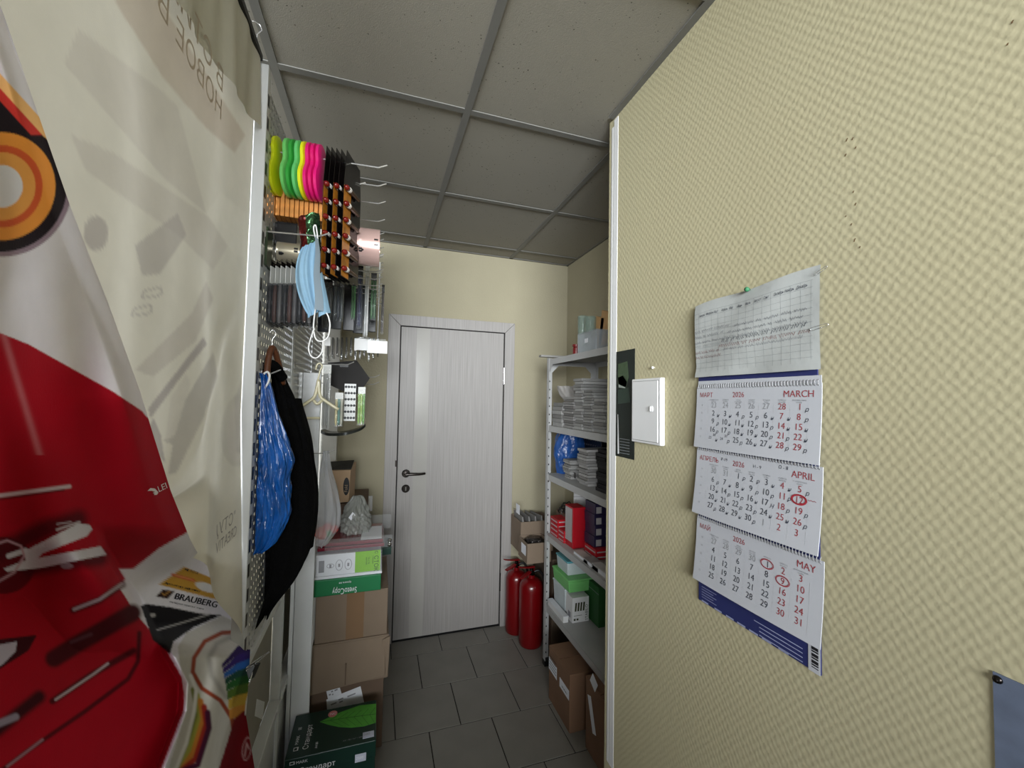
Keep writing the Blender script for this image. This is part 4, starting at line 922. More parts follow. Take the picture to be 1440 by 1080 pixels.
# green copy-paper lid, upside down
M_green = mat('green_carton', (22, 112, 66), .45, vary=.06)
t = thing('paper_carton', 'green copy paper carton lid with upside-down white lettering', 'carton', (-.1, 2.1, .69))
a = pix(440, 856, y=YS-.012); b = pix(536, 806, y=YS-.012); x0, x1 = a[0], b[0]; z1 = b[2]-.004
obj('body', MB().box((x0, YS-.012, .689), (x1, 2.30, z1)), M_green, parent=t, bevel=.003)
o = pix(502, 825, y=YS-.0126); obj('lettering', MB().text('SvetoCopy', o, -EX, -EZ, .036, sx=.62), M_wp, parent=t)
obj('lettering', MB().text('бумага А4', pix(494, 817, y=YS-.0126), -EX, -EZ, .010), M_wp, parent=t)
ZT = z1
# shrink-wrapped packet with white and lime label
t = thing('sticker_pack', 'shrink-wrapped pack with a white and lime green label', 'pack', (-.09, 2.05, ZT))
Yp = YS-.004; a = pix(441, 815, y=Yp); b = pix(538, 772, y=Yp); zt = b[2]
obj('paper_block', MB().box((a[0], Yp, ZT), (b[0], Yp+.22, ZT+.012)).box((a[0]+.004, Yp+.006, ZT+.012), (b[0]-.006, Yp+.21, zt-.006)), M_wp, parent=t, bevel=.002)
xm = pix(499, 800, y=Yp)[0]
lab_ = obj('label', MB().box((a[0]+.01, Yp+.0035, ZT+.016), (xm, Yp+.006, zt-.01)), M_wp, parent=t)
mb = MB()
for fx, w, h in ((.12, .022, .05), (.35, .028, .018), (.58, .028, .045), (.82, .028, .045)):
    cx = a[0]+.01+(xm-a[0]-.01)*fx; cz = (ZT+zt)/2
    if fx < .2: mb.box((cx-w/2, Yp+.0029, cz-h/2), (cx+w/2, Yp+.0034, cz+h/2))
    else:
        ring = [(cx+w/2*math.cos(k*PI/9), Yp+.0029, cz+h/2*math.sin(k*PI/9)) for k in range(18)]; mb.tube(ring, .0009, 4, closed=True); mb.box((cx-.004, Yp+.0029, cz-.008), (cx+.004, Yp+.0034, cz+.006))
obj('print', mb, M_gink, parent=lab_)
lim = obj('label', MB().box((xm, Yp+.003, ZT+.014), (b[0]-.008, Yp+.006, zt-.004)), mat('lime_label', (128, 186, 44), .4, vary=.05), parent=t)
for s_, dx_, dz_, z_ in (('СТОК', .034, .026, .025), ('с', .032, .006, .024), ('стикеры', .042, .026, .009), ('76 х 76', .060, .03, .010), ('желтые', .069, .03, .009)): obj('lettering', MB().text(s_, V3(b[0]-dx_, Yp+.0022, zt-dz_), -EZ, EX, z_), mat('dark_green_ink', (26, 52, 16), .6), parent=lim)
obj('film', MB().box((a[0]-.001, Yp-.001, ZT+.002), (b[0], Yp+.215, zt)), M_clear, parent=t, bevel=.004)
# dark teal box behind
a = pix(457, 800, y=2.16); b = pix(546, 771, y=2.16)
dk = thing('paper_carton', 'dark teal carton standing behind the lime labelled pack', 'carton', (-.07, 2.25, ZT)); obj('body', MB().box((-.19, 2.165, ZT), (b[0]+.015, 2.30, b[2])), mat('dark_teal_card', (24, 56, 48), .4), parent=dk, bevel=.002)
obj('lid', MB().box((-.191, 2.164, b[2]), (b[0]+.016, 2.301, b[2]+.004)), mat('dark_teal_card', (24, 56, 48), .4), parent=dk)
# clear tray with a dark red folder and white sheet
zb = max(zt, b[2]+.004); Yt = 1.97
t = thing('folder_pack', 'dark red folders in a clear plastic tray with a white sheet', 'folder', (-.05, 2.1, zb))
a = pix(446, 772, y=Yt); b = pix(541, 752, y=Yt); z2 = zb+.034
M_mar = mat('maroon_cover', (112, 18, 38), .25, vary=.1, coat=.4)
for k in range(2): obj('folder', MB().box((a[0]+.004*k, Yt+.004*k, zb+.003+.017*k), (b[0]-.006*k, Yt+.26, zb+.018+.017*k)), M_mar, parent=t, bevel=.004)
obj('white_sheet', MB().hexa([V3(-.055, Yt+.01, z2+.003), V3(b[0]-.012, Yt+.01, z2+.003), V3(b[0]-.01, Yt+.2, z2+.003), V3(-.05, Yt+.2, z2+.003)]+[V3(-.055, Yt+.01, z2+.004), V3(b[0]-.012, Yt+.01, z2+.004), V3(b[0]-.01, Yt+.2, z2+.004), V3(-.05, Yt+.2, z2+.004)]), M_wp, parent=t)
tr = MB(); xa, xb_ = a[0]+.03, pix(552, 750, y=Yt)[0]
tr.box((xa, Yt-.004, zb+.001), (xb_, Yt-.002, z2+.02)).box((xa, Yt+.27, zb+.001), (xb_, Yt+.272, z2+.04)).box((xb_-.002, Yt-.004, zb+.001), (xb_, Yt+.272, z2+.04))
obj('tray_wall', tr, clear('tray_plastic', (226, 230, 232), .07, .05), parent=t)
for zz in (zb+.012, zb+.03): obj('rivet', MB().lathe([(0, -.008), (.009, -.005), (.011, 0), (.009, .005), (0, .008)], (xb_-.012, Yt-.006, zz), (0, -1, 0), 12, cap=False), M_chrome, parent=t, smooth=True)
# grey film bag and tag
gb = thing('plastic_bag', 'crumpled grey film bag slumped on the folders', 'bag', pix(498, 740, y=2.14))
obj('bag_body', pouch([(697, 499, 507), (702, 495, 511), (712, 488, 515), (728, 483, 520), (740, 481, 521), (746, 483, 519)], 2.14, lambda t: .01+.06*min(1, t*2), 90, 10, .006, 9, -9.0, .008), clear('grey_film', (150, 152, 146), .66, .25), parent=gb, smooth=True)
p = [pix(490, 728, y=2.07), pix(496, 720, y=2.07), pix(501, 726, y=2.07), pix(494, 732, y=2.07)]; obj('paper_tag', MB().hexa(p+[q+V3(0, .001, 0) for q in p]), M_wp, parent=gb)
# small brown box with black oval on the pile
Yb = 2.31; a, b = pix(463, 708, y=Yb), pix(492, 661, y=Yb)
t = thing('small_carton', 'small brown carton with a black oval print and a black open flap', 'carton', ((a[0]+b[0])/2, Yb+.1, a[2]))
obj('body', MB().hexa([V3(a[0], Yb, a[2]), V3(b[0], Yb, a[2]+.002), V3(b[0]+.02, Yb+.15, a[2]), V3(a[0]+.02, Yb+.15, a[2]), V3(a[0]-.012, Yb, b[2]), V3(b[0]+.004, Yb, b[2]), V3(b[0]+.024, Yb+.15, b[2]+.02), V3(a[0]+.01, Yb+.15, b[2]+.02)]), mat('light_kraft', (176, 148, 118), .8, vary=.06), parent=t, bevel=.002)
p0, p1 = pix(458, 661, y=Yb), pix(494, 660, y=Yb); q0, q1 = pix(452, 651, y=Yb+.06), pix(498, 648, y=Yb+.06)
obj('flap', MB().hexa([p0, p1, q1, q0]+[v+V3(0, .002, .004) for v in (p0, p1, q1, q0)]), mat('black_print_flap', (34, 32, 28), .5, vary=.2), parent=t)
oc = pix(487, 684, y=Yb-.001); obj('oval_print', MB().prism([(.019*math.cos(k*PI/10)*.8, .046*math.sin(k*PI/10)) for k in range(20)], oc, EX, EZ, (0, .0008, 0)), M_black, parent=t)
obj('lettering', MB().text('Fold', oc+V3(.006, -.0005, -.03), EZ, -EX, .022), mat('tan_print', (150, 126, 100), .7), parent=t)
# prop below it: stacked plain cartons against the end wall
zbot = a[2]
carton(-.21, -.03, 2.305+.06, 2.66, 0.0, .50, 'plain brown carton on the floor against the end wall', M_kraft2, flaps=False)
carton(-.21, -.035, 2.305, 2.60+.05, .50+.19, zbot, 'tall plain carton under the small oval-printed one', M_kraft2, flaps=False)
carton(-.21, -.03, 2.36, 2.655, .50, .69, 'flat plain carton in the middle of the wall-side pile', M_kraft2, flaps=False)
# dark green copy-paper box on the floor
M_dg = mat('dark_green_carton', (12, 44, 36), .35, vary=.08); M_leaf = mat('leaf_print', (74, 148, 52), .4, vary=.18, vscale=20)
gx0, gx1, gy0, gy1, gz = -.270, .030, 1.648, 1.858, .27
t = thing('paper_carton', 'dark green copy paper box on the floor with a leaf print', 'carton', (-.12, 1.75, 0))
obj('base', MB().box((gx0, gy0, 0), (gx1, gy1, gz-.004)), M_dg, parent=t, bevel=.002); obj('lid', MB().box((gx0-.002, gy0-.002, gz-.06), (gx1+.002, gy1+.002, gz)), M_dg, parent=t, bevel=.003)
def top(px, py): return pix(px, py, z=gz+.0008)
outl = [(450, 1015), (462, 1009), (480, 1001), (505, 992), (529, 989.5), (528.5, 1016), (512, 1021), (494, 1023), (476, 1022), (462, 1019)]
lf = obj('leaf_print', MB().prism([tuple(top(*p)[:2]) for p in outl], (0, 0, gz), (1, 0, 0), (0, 1, 0), (0, 0, .0006)), M_leaf, parent=t)
vn = MB().ribbon([top(452, 1015), top(490, 1009), top(528, 1004)], .0025, (0, 0, 1))
for k in range(6):
    u = k/5; vn.ribbon([top(464+56*u, 1013-8*u), top(480+56*u*.85, 1003-8*u)], .0016, (0, 0, 1)); vn.ribbon([top(464+56*u, 1013-8*u), top(482+46*u, 1021-2*u)], .0012, (0, 0, 1))
obj('leaf_vein', vn, mat('leaf_vein_print', (36, 84, 34), .5), parent=lf)
sc_ = top(468, 1004); ring = MB().lathe([(0, 0), (.017, 0), (.017, .0008), (0, .0008)], sc_, (0, 0, 1), 24, cap=False); rr = obj('round_emblem', ring, mat('pinkish_print', (196, 120, 120), .5), parent=t)
obj('emblem_mark', MB().text('NC', sc_+V3(-.010, -.006, .0011), EX, V3(0, 1, 0), .016), M_wp, parent=rr)
yv = V3(0, 1, 0)
for s_, p_, z_ in (('Стандарт', (433, 1053), .026), ('MARK', (419, 1047), .016), ('A4 80', (446, 1052), .012), ('III', (424, 1026), .018)): obj('lettering', MB().text(s_, top(*p_), yv, -EX, z_), M_wp, parent=t)
lb = top(412, 1057); obj('logo_mark', MB().box(lb+V3(0, 0, 0), lb+V3(.016, .002, .0006)).box(lb, lb+V3(.002, .016, .0006)).box(lb+V3(0, .014, 0), lb+V3(.016, .016, .0006)).box(lb+V3(.012, 0, 0), lb+V3(.016, .016, .0006)), M_wp, parent=t)
pa, pb = top(510, 1039), top(526, 1027); obj('white_label', MB().box((pa[0], pa[1], gz), (pb[0], pb[1], gz+.0012)), mat('grey_label', (186, 190, 206), .6), parent=t)
obj('lettering', MB().text('500', V3(pa[0]+.002, pa[1]+.012, gz+.0016), EX, yv, .016), M_gink, parent=t)
obj('lettering', MB().text('A4 • 80 г/м² • 500 л', top(482, 1043), EX, yv, .009), M_gink, parent=t)
def frt(px, py): return pix(px, py, y=gy0-.0028)
pa, pb = frt(499, 1073), frt(515, 1058); obj('white_label', MB().box((pa[0], gy0-.0028, pa[2]), (pb[0], gy0-.0018, pb[2])), mat('grey_label', (186, 190, 206), .6), parent=t)
obj('lettering', MB().text('2500', V3(pa[0]+.003, gy0-.0032, (pa[2]+pb[2])/2-.004), EX, EZ, .013), M_wp, parent=t)
for s_, p_, z_ in (('MARK', (416, 1075), .014), ('Стандарт', (420, 1088), .026)): obj('lettering', MB().text(s_, frt(*p_), EX, EZ, z_), M_wp, parent=t)
lb = frt(407, 1077); obj('logo_mark', MB().box(lb, lb+V3(.016, .0006, .002)).box(lb, lb+V3(.002, .0006, .011)).box(lb+V3(0, 0, .009), lb+V3(.016, .0006, .011)).box(lb+V3(.013, 0, 0), lb+V3(.016, .0006, .011)), M_wp, parent=t)
# ================================================================== white metal shelving in the niche
M_shelf = mat('shaded_shelf_enamel', (174, 174, 173), .45, vary=.05)  # white enamel, greyed so its colour carries the dimness of the niche
SX, SX1, SY0, SY1 = .968, 1.300, 1.33, 2.285
ZS = [1.790, 1.395, 1.108, .755, .350]
sh = thing('metal_shelving', 'white perforated metal shelving unit with five shelves in the niche', 'shelving', ((SX+SX1)/2, (SY0+SY1)/2, 0))
for (x, y, sx, sy) in ((SX, SY1, 1, -1), (SX1, SY1, -1, -1), (SX, SY0, 1, 1), (SX1, SY0, -1, 1)):
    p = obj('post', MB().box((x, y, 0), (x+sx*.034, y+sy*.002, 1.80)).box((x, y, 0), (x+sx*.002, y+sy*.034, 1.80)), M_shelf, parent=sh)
    mb = MB(); z = .06
    while z < 1.78:
        mb.cyl((x+sx*.017, y+sy*.0028, z), (x+sx*.017, y+sy*.002, z), .0055, 8); z += .05
    h_ = obj('bolt_hole_row', mb, M_black, parent=p); h_['kind'] = 'stuff'
    obj('foot', MB().box((x-sx*.002, y-sy*.002, 0), (x+sx*.036, y+sy*.036, .03)), M_black, parent=p)
for z in ZS:
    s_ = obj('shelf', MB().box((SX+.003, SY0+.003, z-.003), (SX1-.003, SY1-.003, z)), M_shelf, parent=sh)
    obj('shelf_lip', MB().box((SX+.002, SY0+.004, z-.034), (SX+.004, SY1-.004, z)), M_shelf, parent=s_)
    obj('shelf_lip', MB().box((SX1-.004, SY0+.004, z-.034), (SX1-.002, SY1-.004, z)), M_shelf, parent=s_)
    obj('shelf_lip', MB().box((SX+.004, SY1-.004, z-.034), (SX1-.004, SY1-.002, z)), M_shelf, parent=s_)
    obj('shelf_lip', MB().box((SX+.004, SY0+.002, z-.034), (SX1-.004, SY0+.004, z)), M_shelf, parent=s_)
z = ZS[0]-.034
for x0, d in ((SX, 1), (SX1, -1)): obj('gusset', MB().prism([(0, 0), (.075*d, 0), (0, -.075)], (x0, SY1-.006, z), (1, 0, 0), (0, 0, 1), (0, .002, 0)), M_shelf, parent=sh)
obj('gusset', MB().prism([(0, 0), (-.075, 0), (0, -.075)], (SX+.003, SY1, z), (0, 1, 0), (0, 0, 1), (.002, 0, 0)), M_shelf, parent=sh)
a, b = pix(756, 501, y=SY1), pix(800, 497, y=SY1); tag(obj('flat_bar', MB().box((a[0], SY1-.06, 1.8005), (b[0]+.1, SY1-.02, 1.812)), mat('grey_bar', (140, 138, 134), .5), bevel=.001), 'flat grey bar lying across the top end of the shelving', 'bar')

def yx(px, x, py=600): return min(pix(px, py, x=x)[1], SY1-.012)
def zz_(px, py, x): return pix(px, py, x=x)[2]
def paper_stack(px0, px1, py, x, zb, depth, label, n=9, col=(158, 157, 155), group=None):
    """bundles of paper: far edge at px0, near edge at px1, top at py, on the shelf at zb"""
    y1, y0 = yx(px0, x, py), yx(px1, x, py); zt = zz_((px0+px1)/2, py, x); n = int(n*1.7); h = (zt-zb)/n
    t = thing('paper_stack', label, 'paper stack', (x+depth/2, (y0+y1)/2, zb), group)
    for k in range(n):
        j = random.uniform(-.004, .012); obj('paper_bundle', MB().box((x+j, y0+random.uniform(-.006, .006), zb+h*k+.0002*(k % 3)), (x+depth+j, y1+random.uniform(-.003, .003), zb+h*(k+1)-.0012)), mat('paper%d' % (k % 3)+str(col), tuple(max(c-16*(k % 3), 8) for c in col), .75, vary=.07, vscale=40), parent=t, bevel=.0012)
    return t
def block(px0, pxm, py, x, zb, depth, label, m, cat='box', name='box', bevel=.002, lid=None):
    y1, y0 = yx(px0, x, py), yx(pxm, x, py); zt = zz_(pxm, py, x)
    t = thing(name, label, cat, (x+depth/2, (y0+y1)/2, zb)); obj('body', MB().box((x, y0, zb), (x+depth, y1, zt-.002)), m, parent=t, bevel=bevel)
    if lid: obj('lid', MB().box((x-.0005, y0-.0005, zt-.002), (x+depth+.0005, y1+.0005, zt)), lid, parent=t)
    return t, y0, y1, zt
M_glass = clear('green_tinted_glass', (150, 170, 158), .45, .05)
# top shelf
z0 = ZS[0]
for px, py, r, lab in ((818, 446, .030, 'tall clear glass vase at the far end of the top shelf'), (829, 447, .034, 'wide clear glass vase beside the tall one on the top shelf')):
    y = yx(px, 1.10); zt = zz_(px, py, 1.10); t = thing('glass_vase', lab, 'vase', (1.10, y, z0)); h = zt-z0
    obj('wall', MB().lathe([(r*.8, .001), (r*.9, h*.3), (r, h), (r*.93, h), (r*.84, h*.3), (r*.72, .012), (0, .01)], (1.10, y, z0), n=28, cap=False), M_glass, parent=t, smooth=.8)
    obj('rim', MB().lathe([(r*.92, h-.003), (r*1.03, h), (r*.92, h+.002)], (1.10, y, z0), n=28, cap=False), M_glass, parent=t, smooth=True)
y = yx(809, 1.05); t = thing('red_jar', 'small dark red jar on the top shelf', 'jar', (1.05, y, z0)); obj('jar_body', MB().lathe([(.016, 0), (.02, .004), (.02, .05), (.014, .056), (.014, .06)], (1.05, y, z0), n=20), mat('dark_red_glaze', (120, 34, 34), .3), parent=t, smooth=.7); obj('lid', MB().lathe([(.022, .058), (.022, .07), (.0, .07)], (1.05, y, z0), n=20), mat('dark_red_glaze', (120, 34, 34), .3), parent=t, smooth=.7)
t, ya, yb, zt = block(812, 838, 462, 1.0, z0, .16, 'clear plastic box on the front edge of the top shelf', clear('box_plastic', (190, 198, 204), .5, .1), 'box', 'clear_box', .004, clear('box_plastic', (190, 198, 204), .5, .1))
obj('sticker', MB().box((.9985, (ya+yb)/2-.02, z0+.05), (.9995, (ya+yb)/2+.015, z0+.072)), M_wp, parent=t)
for k, (px, py) in enumerate(((836, 452), (846, 444))):
    y = yx(px, 1.12); zt = zz_(px, py, 1.12); t = thing('kraft_roll', ('shorter' if k == 0 else 'longer')+' tilted brown cardboard piece at the back of the top shelf', 'cardboard', (1.14, y, z0)); obj('roll', MB().hexa([V3(1.12, y-.05, z0), V3(1.2, y-.05, z0), V3(1.2, y+.05, z0), V3(1.12, y+.05, z0), V3(1.12, y-.09, zt), V3(1.2, y-.09, zt), V3(1.2, y+.01, zt+.03), V3(1.12, y+.01, zt+.03)]), mat('tan_cardboard', (196, 156, 108), .8), parent=t, bevel=.002); obj('band', MB().hexa([V3(1.118, y-.055, z0+.04), V3(1.202, y-.055, z0+.04), V3(1.202, y+.045, z0+.045), V3(1.118, y+.045, z0+.045), V3(1.118, y-.06, z0+.05), V3(1.202, y-.06, z0+.05), V3(1.202, y+.04, z0+.055), V3(1.118, y+.04, z0+.055)]), M_kraft2, parent=t)
# second shelf
z0 = ZS[1]
paper_stack(777, 790, 566, 1.0, z0, .12, 'low white paper bundles at the far end of the second shelf', 4)
paper_stack(792, 806, 558, 1.0, z0, .2, 'grey tied paper stack in the middle of the second shelf', 8, (146, 144, 142))
paper_stack(807, 818, 532, 1.0, z0, .24, 'tall pale paper stack in the middle of the second shelf', 10, (164, 163, 161))
paper_stack(820, 832, 548, 1.0, z0, .24, 'white paper stack near the wall corner on the second shelf', 9)
paper_stack(833, 848, 560, 1.0, z0, .24, 'lower white paper stack at the wall corner on the second shelf', 6)
a = yx(786, 1.12); t = thing('rolled_bag', 'grey folded plastic bag lying on the far paper bundles', 'bag', (1.1, a, z0+.1)); obj('bag_body', pouch([(543, 784, 806), (550, 786, 812), (558, 790, 814), (564, 795, 808)], pix(797, 552, x=1.10)[1], lambda t: .04, 40, 6, .006, 4), clear('dim_film', (176, 172, 168), .7, .3), parent=t, smooth=True)
# third shelf
z0 = ZS[2]
Yb_ = yx(795, 1.14); t = thing('plastic_bag', 'blue plastic bag stuffed at the back of the third shelf', 'bag', (1.14, Yb_, z0))
obj('bag_body', pouch([(607, 789, 812), (614, 783, 820), (626, 780, 824), (640, 779, 822), (650, 782, 816), (668, 786, 812)], Yb_, lambda t: .06, 50, 7, .007, 8), mat('dark_blue_film', (34, 76, 140), .25, vary=.3, vscale=25, bump=.8, bscale=30), parent=t, smooth=True)
paper_stack(792, 801, 646, 1.02, z0, .14, 'short white stack of leaflets in front of the blue bag', 7)
paper_stack(812, 825, 631, 1.02, z0, .16, 'tall wavy white stack of leaflets on the third shelf', 8, (166, 164, 162))
paper_stack(838, 852, 632, 1.03, z0, .16, 'black stack of folders on the third shelf', 7, (40, 38, 40))
y1_, y0_ = yx(818, 1.2), yx(846, 1.2); t = thing('storage_basket', 'black perforated plastic basket at the back of the third shelf', 'basket', (1.24, (y0_+y1_)/2, z0+.0)); zt = zz_(830, 612, 1.2)
obj('basket_wall', MB().box((1.2, y0_, z0), (1.28, y1_, zt)), M_black, parent=t, bevel=.003); mb = MB()
for i in range(3):
    for j in range(9): mb.box((1.1985, y0_+(y1_-y0_)*(j+.3)/9, zt-.03-.03*i), (1.1995, y0_+(y1_-y0_)*(j+.6)/9, zt-.022-.03*i))
k_ = obj('vent_slots', mb, mat('basket_slot', (96, 92, 90), .6), parent=t); k_['kind'] = 'stuff'
obj('price_dot', MB().box((1.0185, yx(810, 1.02)-.006, z0+.02), (1.0195, yx(810, 1.02)+.012, z0+.05)), M_black, parent=sh)
# fourth shelf
z0 = ZS[3]
Yc_ = yx(786, 1.12)
t = thing('cable_heap', 'heap of black cables at the far end of the fourth shelf', 'cables', (1.12, Yc_, z0)); mz = zz_(786, 700, 1.12)
mb = MB()
for k in range(9):
    c = V3(1.12+random.uniform(-.03, .03), Yc_+random.uniform(-.03, .03), z0+.11+.1*random.random()*(mz-z0)); ax = rng.normal(size=3); ax /= np.linalg.norm(ax); u_ = np.cross(ax, (0, 0, 1)); u_ /= np.linalg.norm(u_); w_ = np.cross(ax, u_); r = random.uniform(.03, .055)
    obj('cable', MB().tube([c+(u_*math.cos(q*PI/9)+w_*math.sin(q*PI/9))*r*(1+.1*math.sin(3*q)) for q in range(18)], .0042, 6, closed=True), M_black if k % 4 else M_chrome, parent=t, smooth=True)
obj('holder_box', MB().box((1.07, Yc_-.06, z0), (1.18, Yc_+.07, z0+.12)), M_kraft2, parent=t)
t, ya, yb, zt = block(801, 808, 692, 1.15, z0, .1, 'tall white box at the back of the fourth shelf', M_white, 'box', 'small_box')
obj('lid_line', MB().box((1.149, ya-.001, zt-.03), (1.251, yb+.001, zt-.028)), M_gink, parent=t)
M_rbox = mat('red_carton', (176, 20, 34), .4, vary=.1, vscale=30); M_rlab = mat('grey_print_label', (176, 172, 172), .5)
def redbox(px0, pxm, zb, zt, x, d, lab):
    y1, y0 = yx(px0, x, 740), yx(pxm, x, 740); t = thing('red_carton', lab, 'carton', (x+d/2, (y0+y1)/2, zb)); obj('body', MB().box((x, y0, zb), (x+d, y1, zt)), M_rbox, parent=t, bevel=.0015)
    obj('print_band', MB().box((x-.0006, y0+.004, zb+(zt-zb)*.3), (x, y1-.01, zb+(zt-zb)*.55)).box((x+.008, y0-.0006, zb+(zt-zb)*.35), (x+d*.7, y0, zb+(zt-zb)*.6)), M_rlab, parent=t); return t
for k in range(4): redbox(772, 784, z0+.026*k+.0005, z0+.026*(k+1), 1.0, .07, ['lowest', 'second', 'third', 'topmost'][k]+' flat red carton of the far stack on the fourth shelf')
for k in range(3): redbox(785, 793, z0+.022*k+.0005, z0+.022*(k+1), 1.0, .08, ['bottom', 'middle', 'top'][k]+' flat red carton of the low stack beside the tall red one')
t, ya, yb, zt = block(795, 806, 714, 1.01, z0, .075, 'tall red carton with a grey side label on the fourth shelf', M_rbox, 'carton', 'red_carton')
obj('side_label', MB().box((1.0092, ya+.01, z0+.03), (1.0098, yb-.004, zt-.01)), M_rlab, parent=t)
M_nav = mat('navy_carton', (40, 34, 66), .4, vary=.15)
for k in range(4):
    y1, y0 = yx(822, 1.06, 730), yx(836, 1.06, 730); hh = (zz_(830, 706, 1.06)-z0-.05)/4
    t = thing('navy_carton', ['lowest', 'second', 'third', 'topmost'][k]+' navy carton in the stack at the back of the fourth shelf', 'carton', (1.13, (y0+y1)/2, z0+.05+hh*k)); obj('body', MB().box((1.06+.004*(k % 2), y0, z0+.05+hh*k+.0005), (1.2, y1, z0+.05+hh*(k+1))), M_nav, parent=t, bevel=.0015); obj('white_label', MB().box((1.07, y0-.0008, z0+.056+hh*k), (1.10, y0, z0+.05+hh*(k+.7))), M_rlab, parent=t)
for k in range(2): redbox(822, 838, z0+.025*k+.0005, z0+.025*(k+1), 1.05, .16, ['lower', 'upper'][k]+' red carton under the navy stack')
for k, (p0, p1, zz, d) in enumerate(((806, 826, 0, .10), (820, 842, 0, .12), (832, 858, 0, .1))):
    y1, y0 = yx(p0, .985, 775), yx(p1, .985, 775); t = thing('flat_book', ['pale flat book near the red cartons on the fourth shelf', 'grey flat book in the middle of the fourth shelf', 'white flat book at the wall corner on the fourth shelf'][k], 'book', (1.02, (y0+y1)/2, z0)); obj('pages', MB().box((.985+.002, y0+.002+.006*k, z0+.002), (.985+d*.5-.004, y1-.002, z0+.014+.004*k)), M_wp, parent=t); obj('cover', MB().box((.985, y0+.006*k, z0+.014+.004*k), (.985+d*.5, y1, z0+.016+.004*k)).box((.985, y0+.006*k, z0), (.985+d*.5, y1, z0+.002)).box((.985+d*.5-.002, y0+.006*k, z0), (.985+d*.5, y1, z0+.015+.004*k)), mat('book%d' % k, ((190, 186, 180), (150, 148, 146), (200, 198, 196))[k], .5), parent=t)
# fifth shelf
z0 = ZS[4]
M_lime = mat('green_tub', (116, 190, 110), .4, vary=.06); M_teal = mat('teal_lid', (90, 160, 170), .35); M_pale = mat('milky_tub', (200, 210, 212), .35)
def tub(px0, pxm, zb, zt, x, d, lab, m, ml):
    y1, y0 = yx(px0, x, 800), yx(pxm, x, 800); t = thing('plastic_tub', lab, 'tub', (x+d/2, (y0+y1)/2, zb)); w = .006
    obj('tub_body', MB().hexa([V3(x+w, y0+w, zb), V3(x+d-w, y0+w, zb), V3(x+d-w, y1-w, zb), V3(x+w, y1-w, zb), V3(x, y0, zt-.012), V3(x+d, y0, zt-.012), V3(x+d, y1, zt-.012), V3(x, y1, zt-.012)]), m, parent=t, bevel=.006)
    obj('lid', MB().box((x-.003, y0-.003, zt-.012), (x+d+.003, y1+.003, zt)), ml, parent=t, bevel=.005)
zl1, zl2, zl3 = zz_(790, 832, 1.02), zz_(790, 806, 1.02), zz_(790, 783, 1.03)
tub(778, 795, z0, zl1+.03, 1.02, .22, 'milky plastic tub at the bottom of the pile on the lowest shelf', M_pale, M_pale)
tub(777, 800, zl1+.03, zl2, 1.015, .24, 'pale green tub in the middle of the pile on the lowest shelf', M_lime, M_lime)
tub(782, 798, zl2, zl3, 1.03, .15, 'milky tub with a teal lid on top of the pile', M_pale, M_teal)
t, ya, yb, zt = block(822, 842, 826, 1.14, z0, .12, 'dark green box behind the striped white box on the lowest shelf', mat('dull_green_box', (40, 92, 44), .6), 'box', 'green_box'); obj('lid_line', MB().box((1.1395, ya, zt-.04), (1.14, yb, zt-.038)), M_gink, parent=t)
t, ya, yb, zt = block(794, 805, 841, 1.027, z0, .10, 'small white box with slanted black stripes on the lowest shelf', M_white, 'box', 'striped_box', .0015)
mb = MB()
for k in range(4): mb.prism([(.020+.016*k, .06), (.030+.016*k, .06), (.034+.016*k, .105), (.024+.016*k, .105)], (1.021, ya-.0008, z0), (1, 0, 0), (0, 0, 1), (0, .0004, 0))
mb.text('STABILO', V3(1.120, ya-.0008, z0+.006), EZ, -EX, .022); mb.box((1.036, ya-.0008, z0+.012), (1.047, ya-.0004, z0+.022)); mb.box((1.053, ya-.0008, z0+.012), (1.064, ya-.0004, z0+.022)); mb.box((1.036, ya-.0008, z0+.036), (1.085, ya-.0004, z0+.038))
obj('front_print', mb, mat('olive_ink', (52, 56, 30), .6), parent=t)
obj('side_print', MB().box((1.0262, ya+.02, z0+.02), (1.0268, ya+.05, z0+.05)).box((1.0262, yb-.03, z0+.02), (1.0268, yb-.012, z0+.03)), M_gink, parent=t)
zt2 = z0+.016; t = thing('flat_box', 'flat white box lying on the front edge of the lowest shelf', 'box', (1.0, 2.2, z0)); ya, yb = yx(793, .985, 860), yx(771, .985, 850); obj('body', MB().box((.982, ya, z0), (1.012, yb, z0+.03)), M_white, parent=t, bevel=.0015); obj('lid', MB().box((.9815, ya-.0005, z0+.03), (1.0125, yb+.0005, z0+.034)), M_wp, parent=t)
# floor boxes under the shelving
M_kr3 = mat('red_brown_cardboard', (122, 92, 70), .85, vary=.08, vscale=6)
zt = zz_(790, 925, 1.0)
def fbox(px0, pxm, pyf, x, d, zt, lab):
    y1, y0 = pix(px0, pyf, x=x)[1], pix(pxm, pyf, x=x)[1]; t = thing('cardboard_box', lab, 'box', (x+d/2, (y0+y1)/2, 0)); obj('body', MB().box((x, y0, 0), (x+d, y1, zt-.004)), M_kr3, parent=t, bevel=.003); ym = (y0+y1)/2
    obj('flap', MB().box((x, y0, zt-.004), (x+d, ym-.002, zt)), M_kr3, parent=t); obj('flap', MB().box((x, ym+.002, zt-.004), (x+d, y1, zt)), M_kr3, parent=t); return t, y0, y1
p0 = pix(804, 1034, z=0); print('floor box corner', p0)
t, y0, y1 = fbox(771, 801, 1000, .89, .29, .266, 'brown box with white shipping labels on the floor under the shelving')
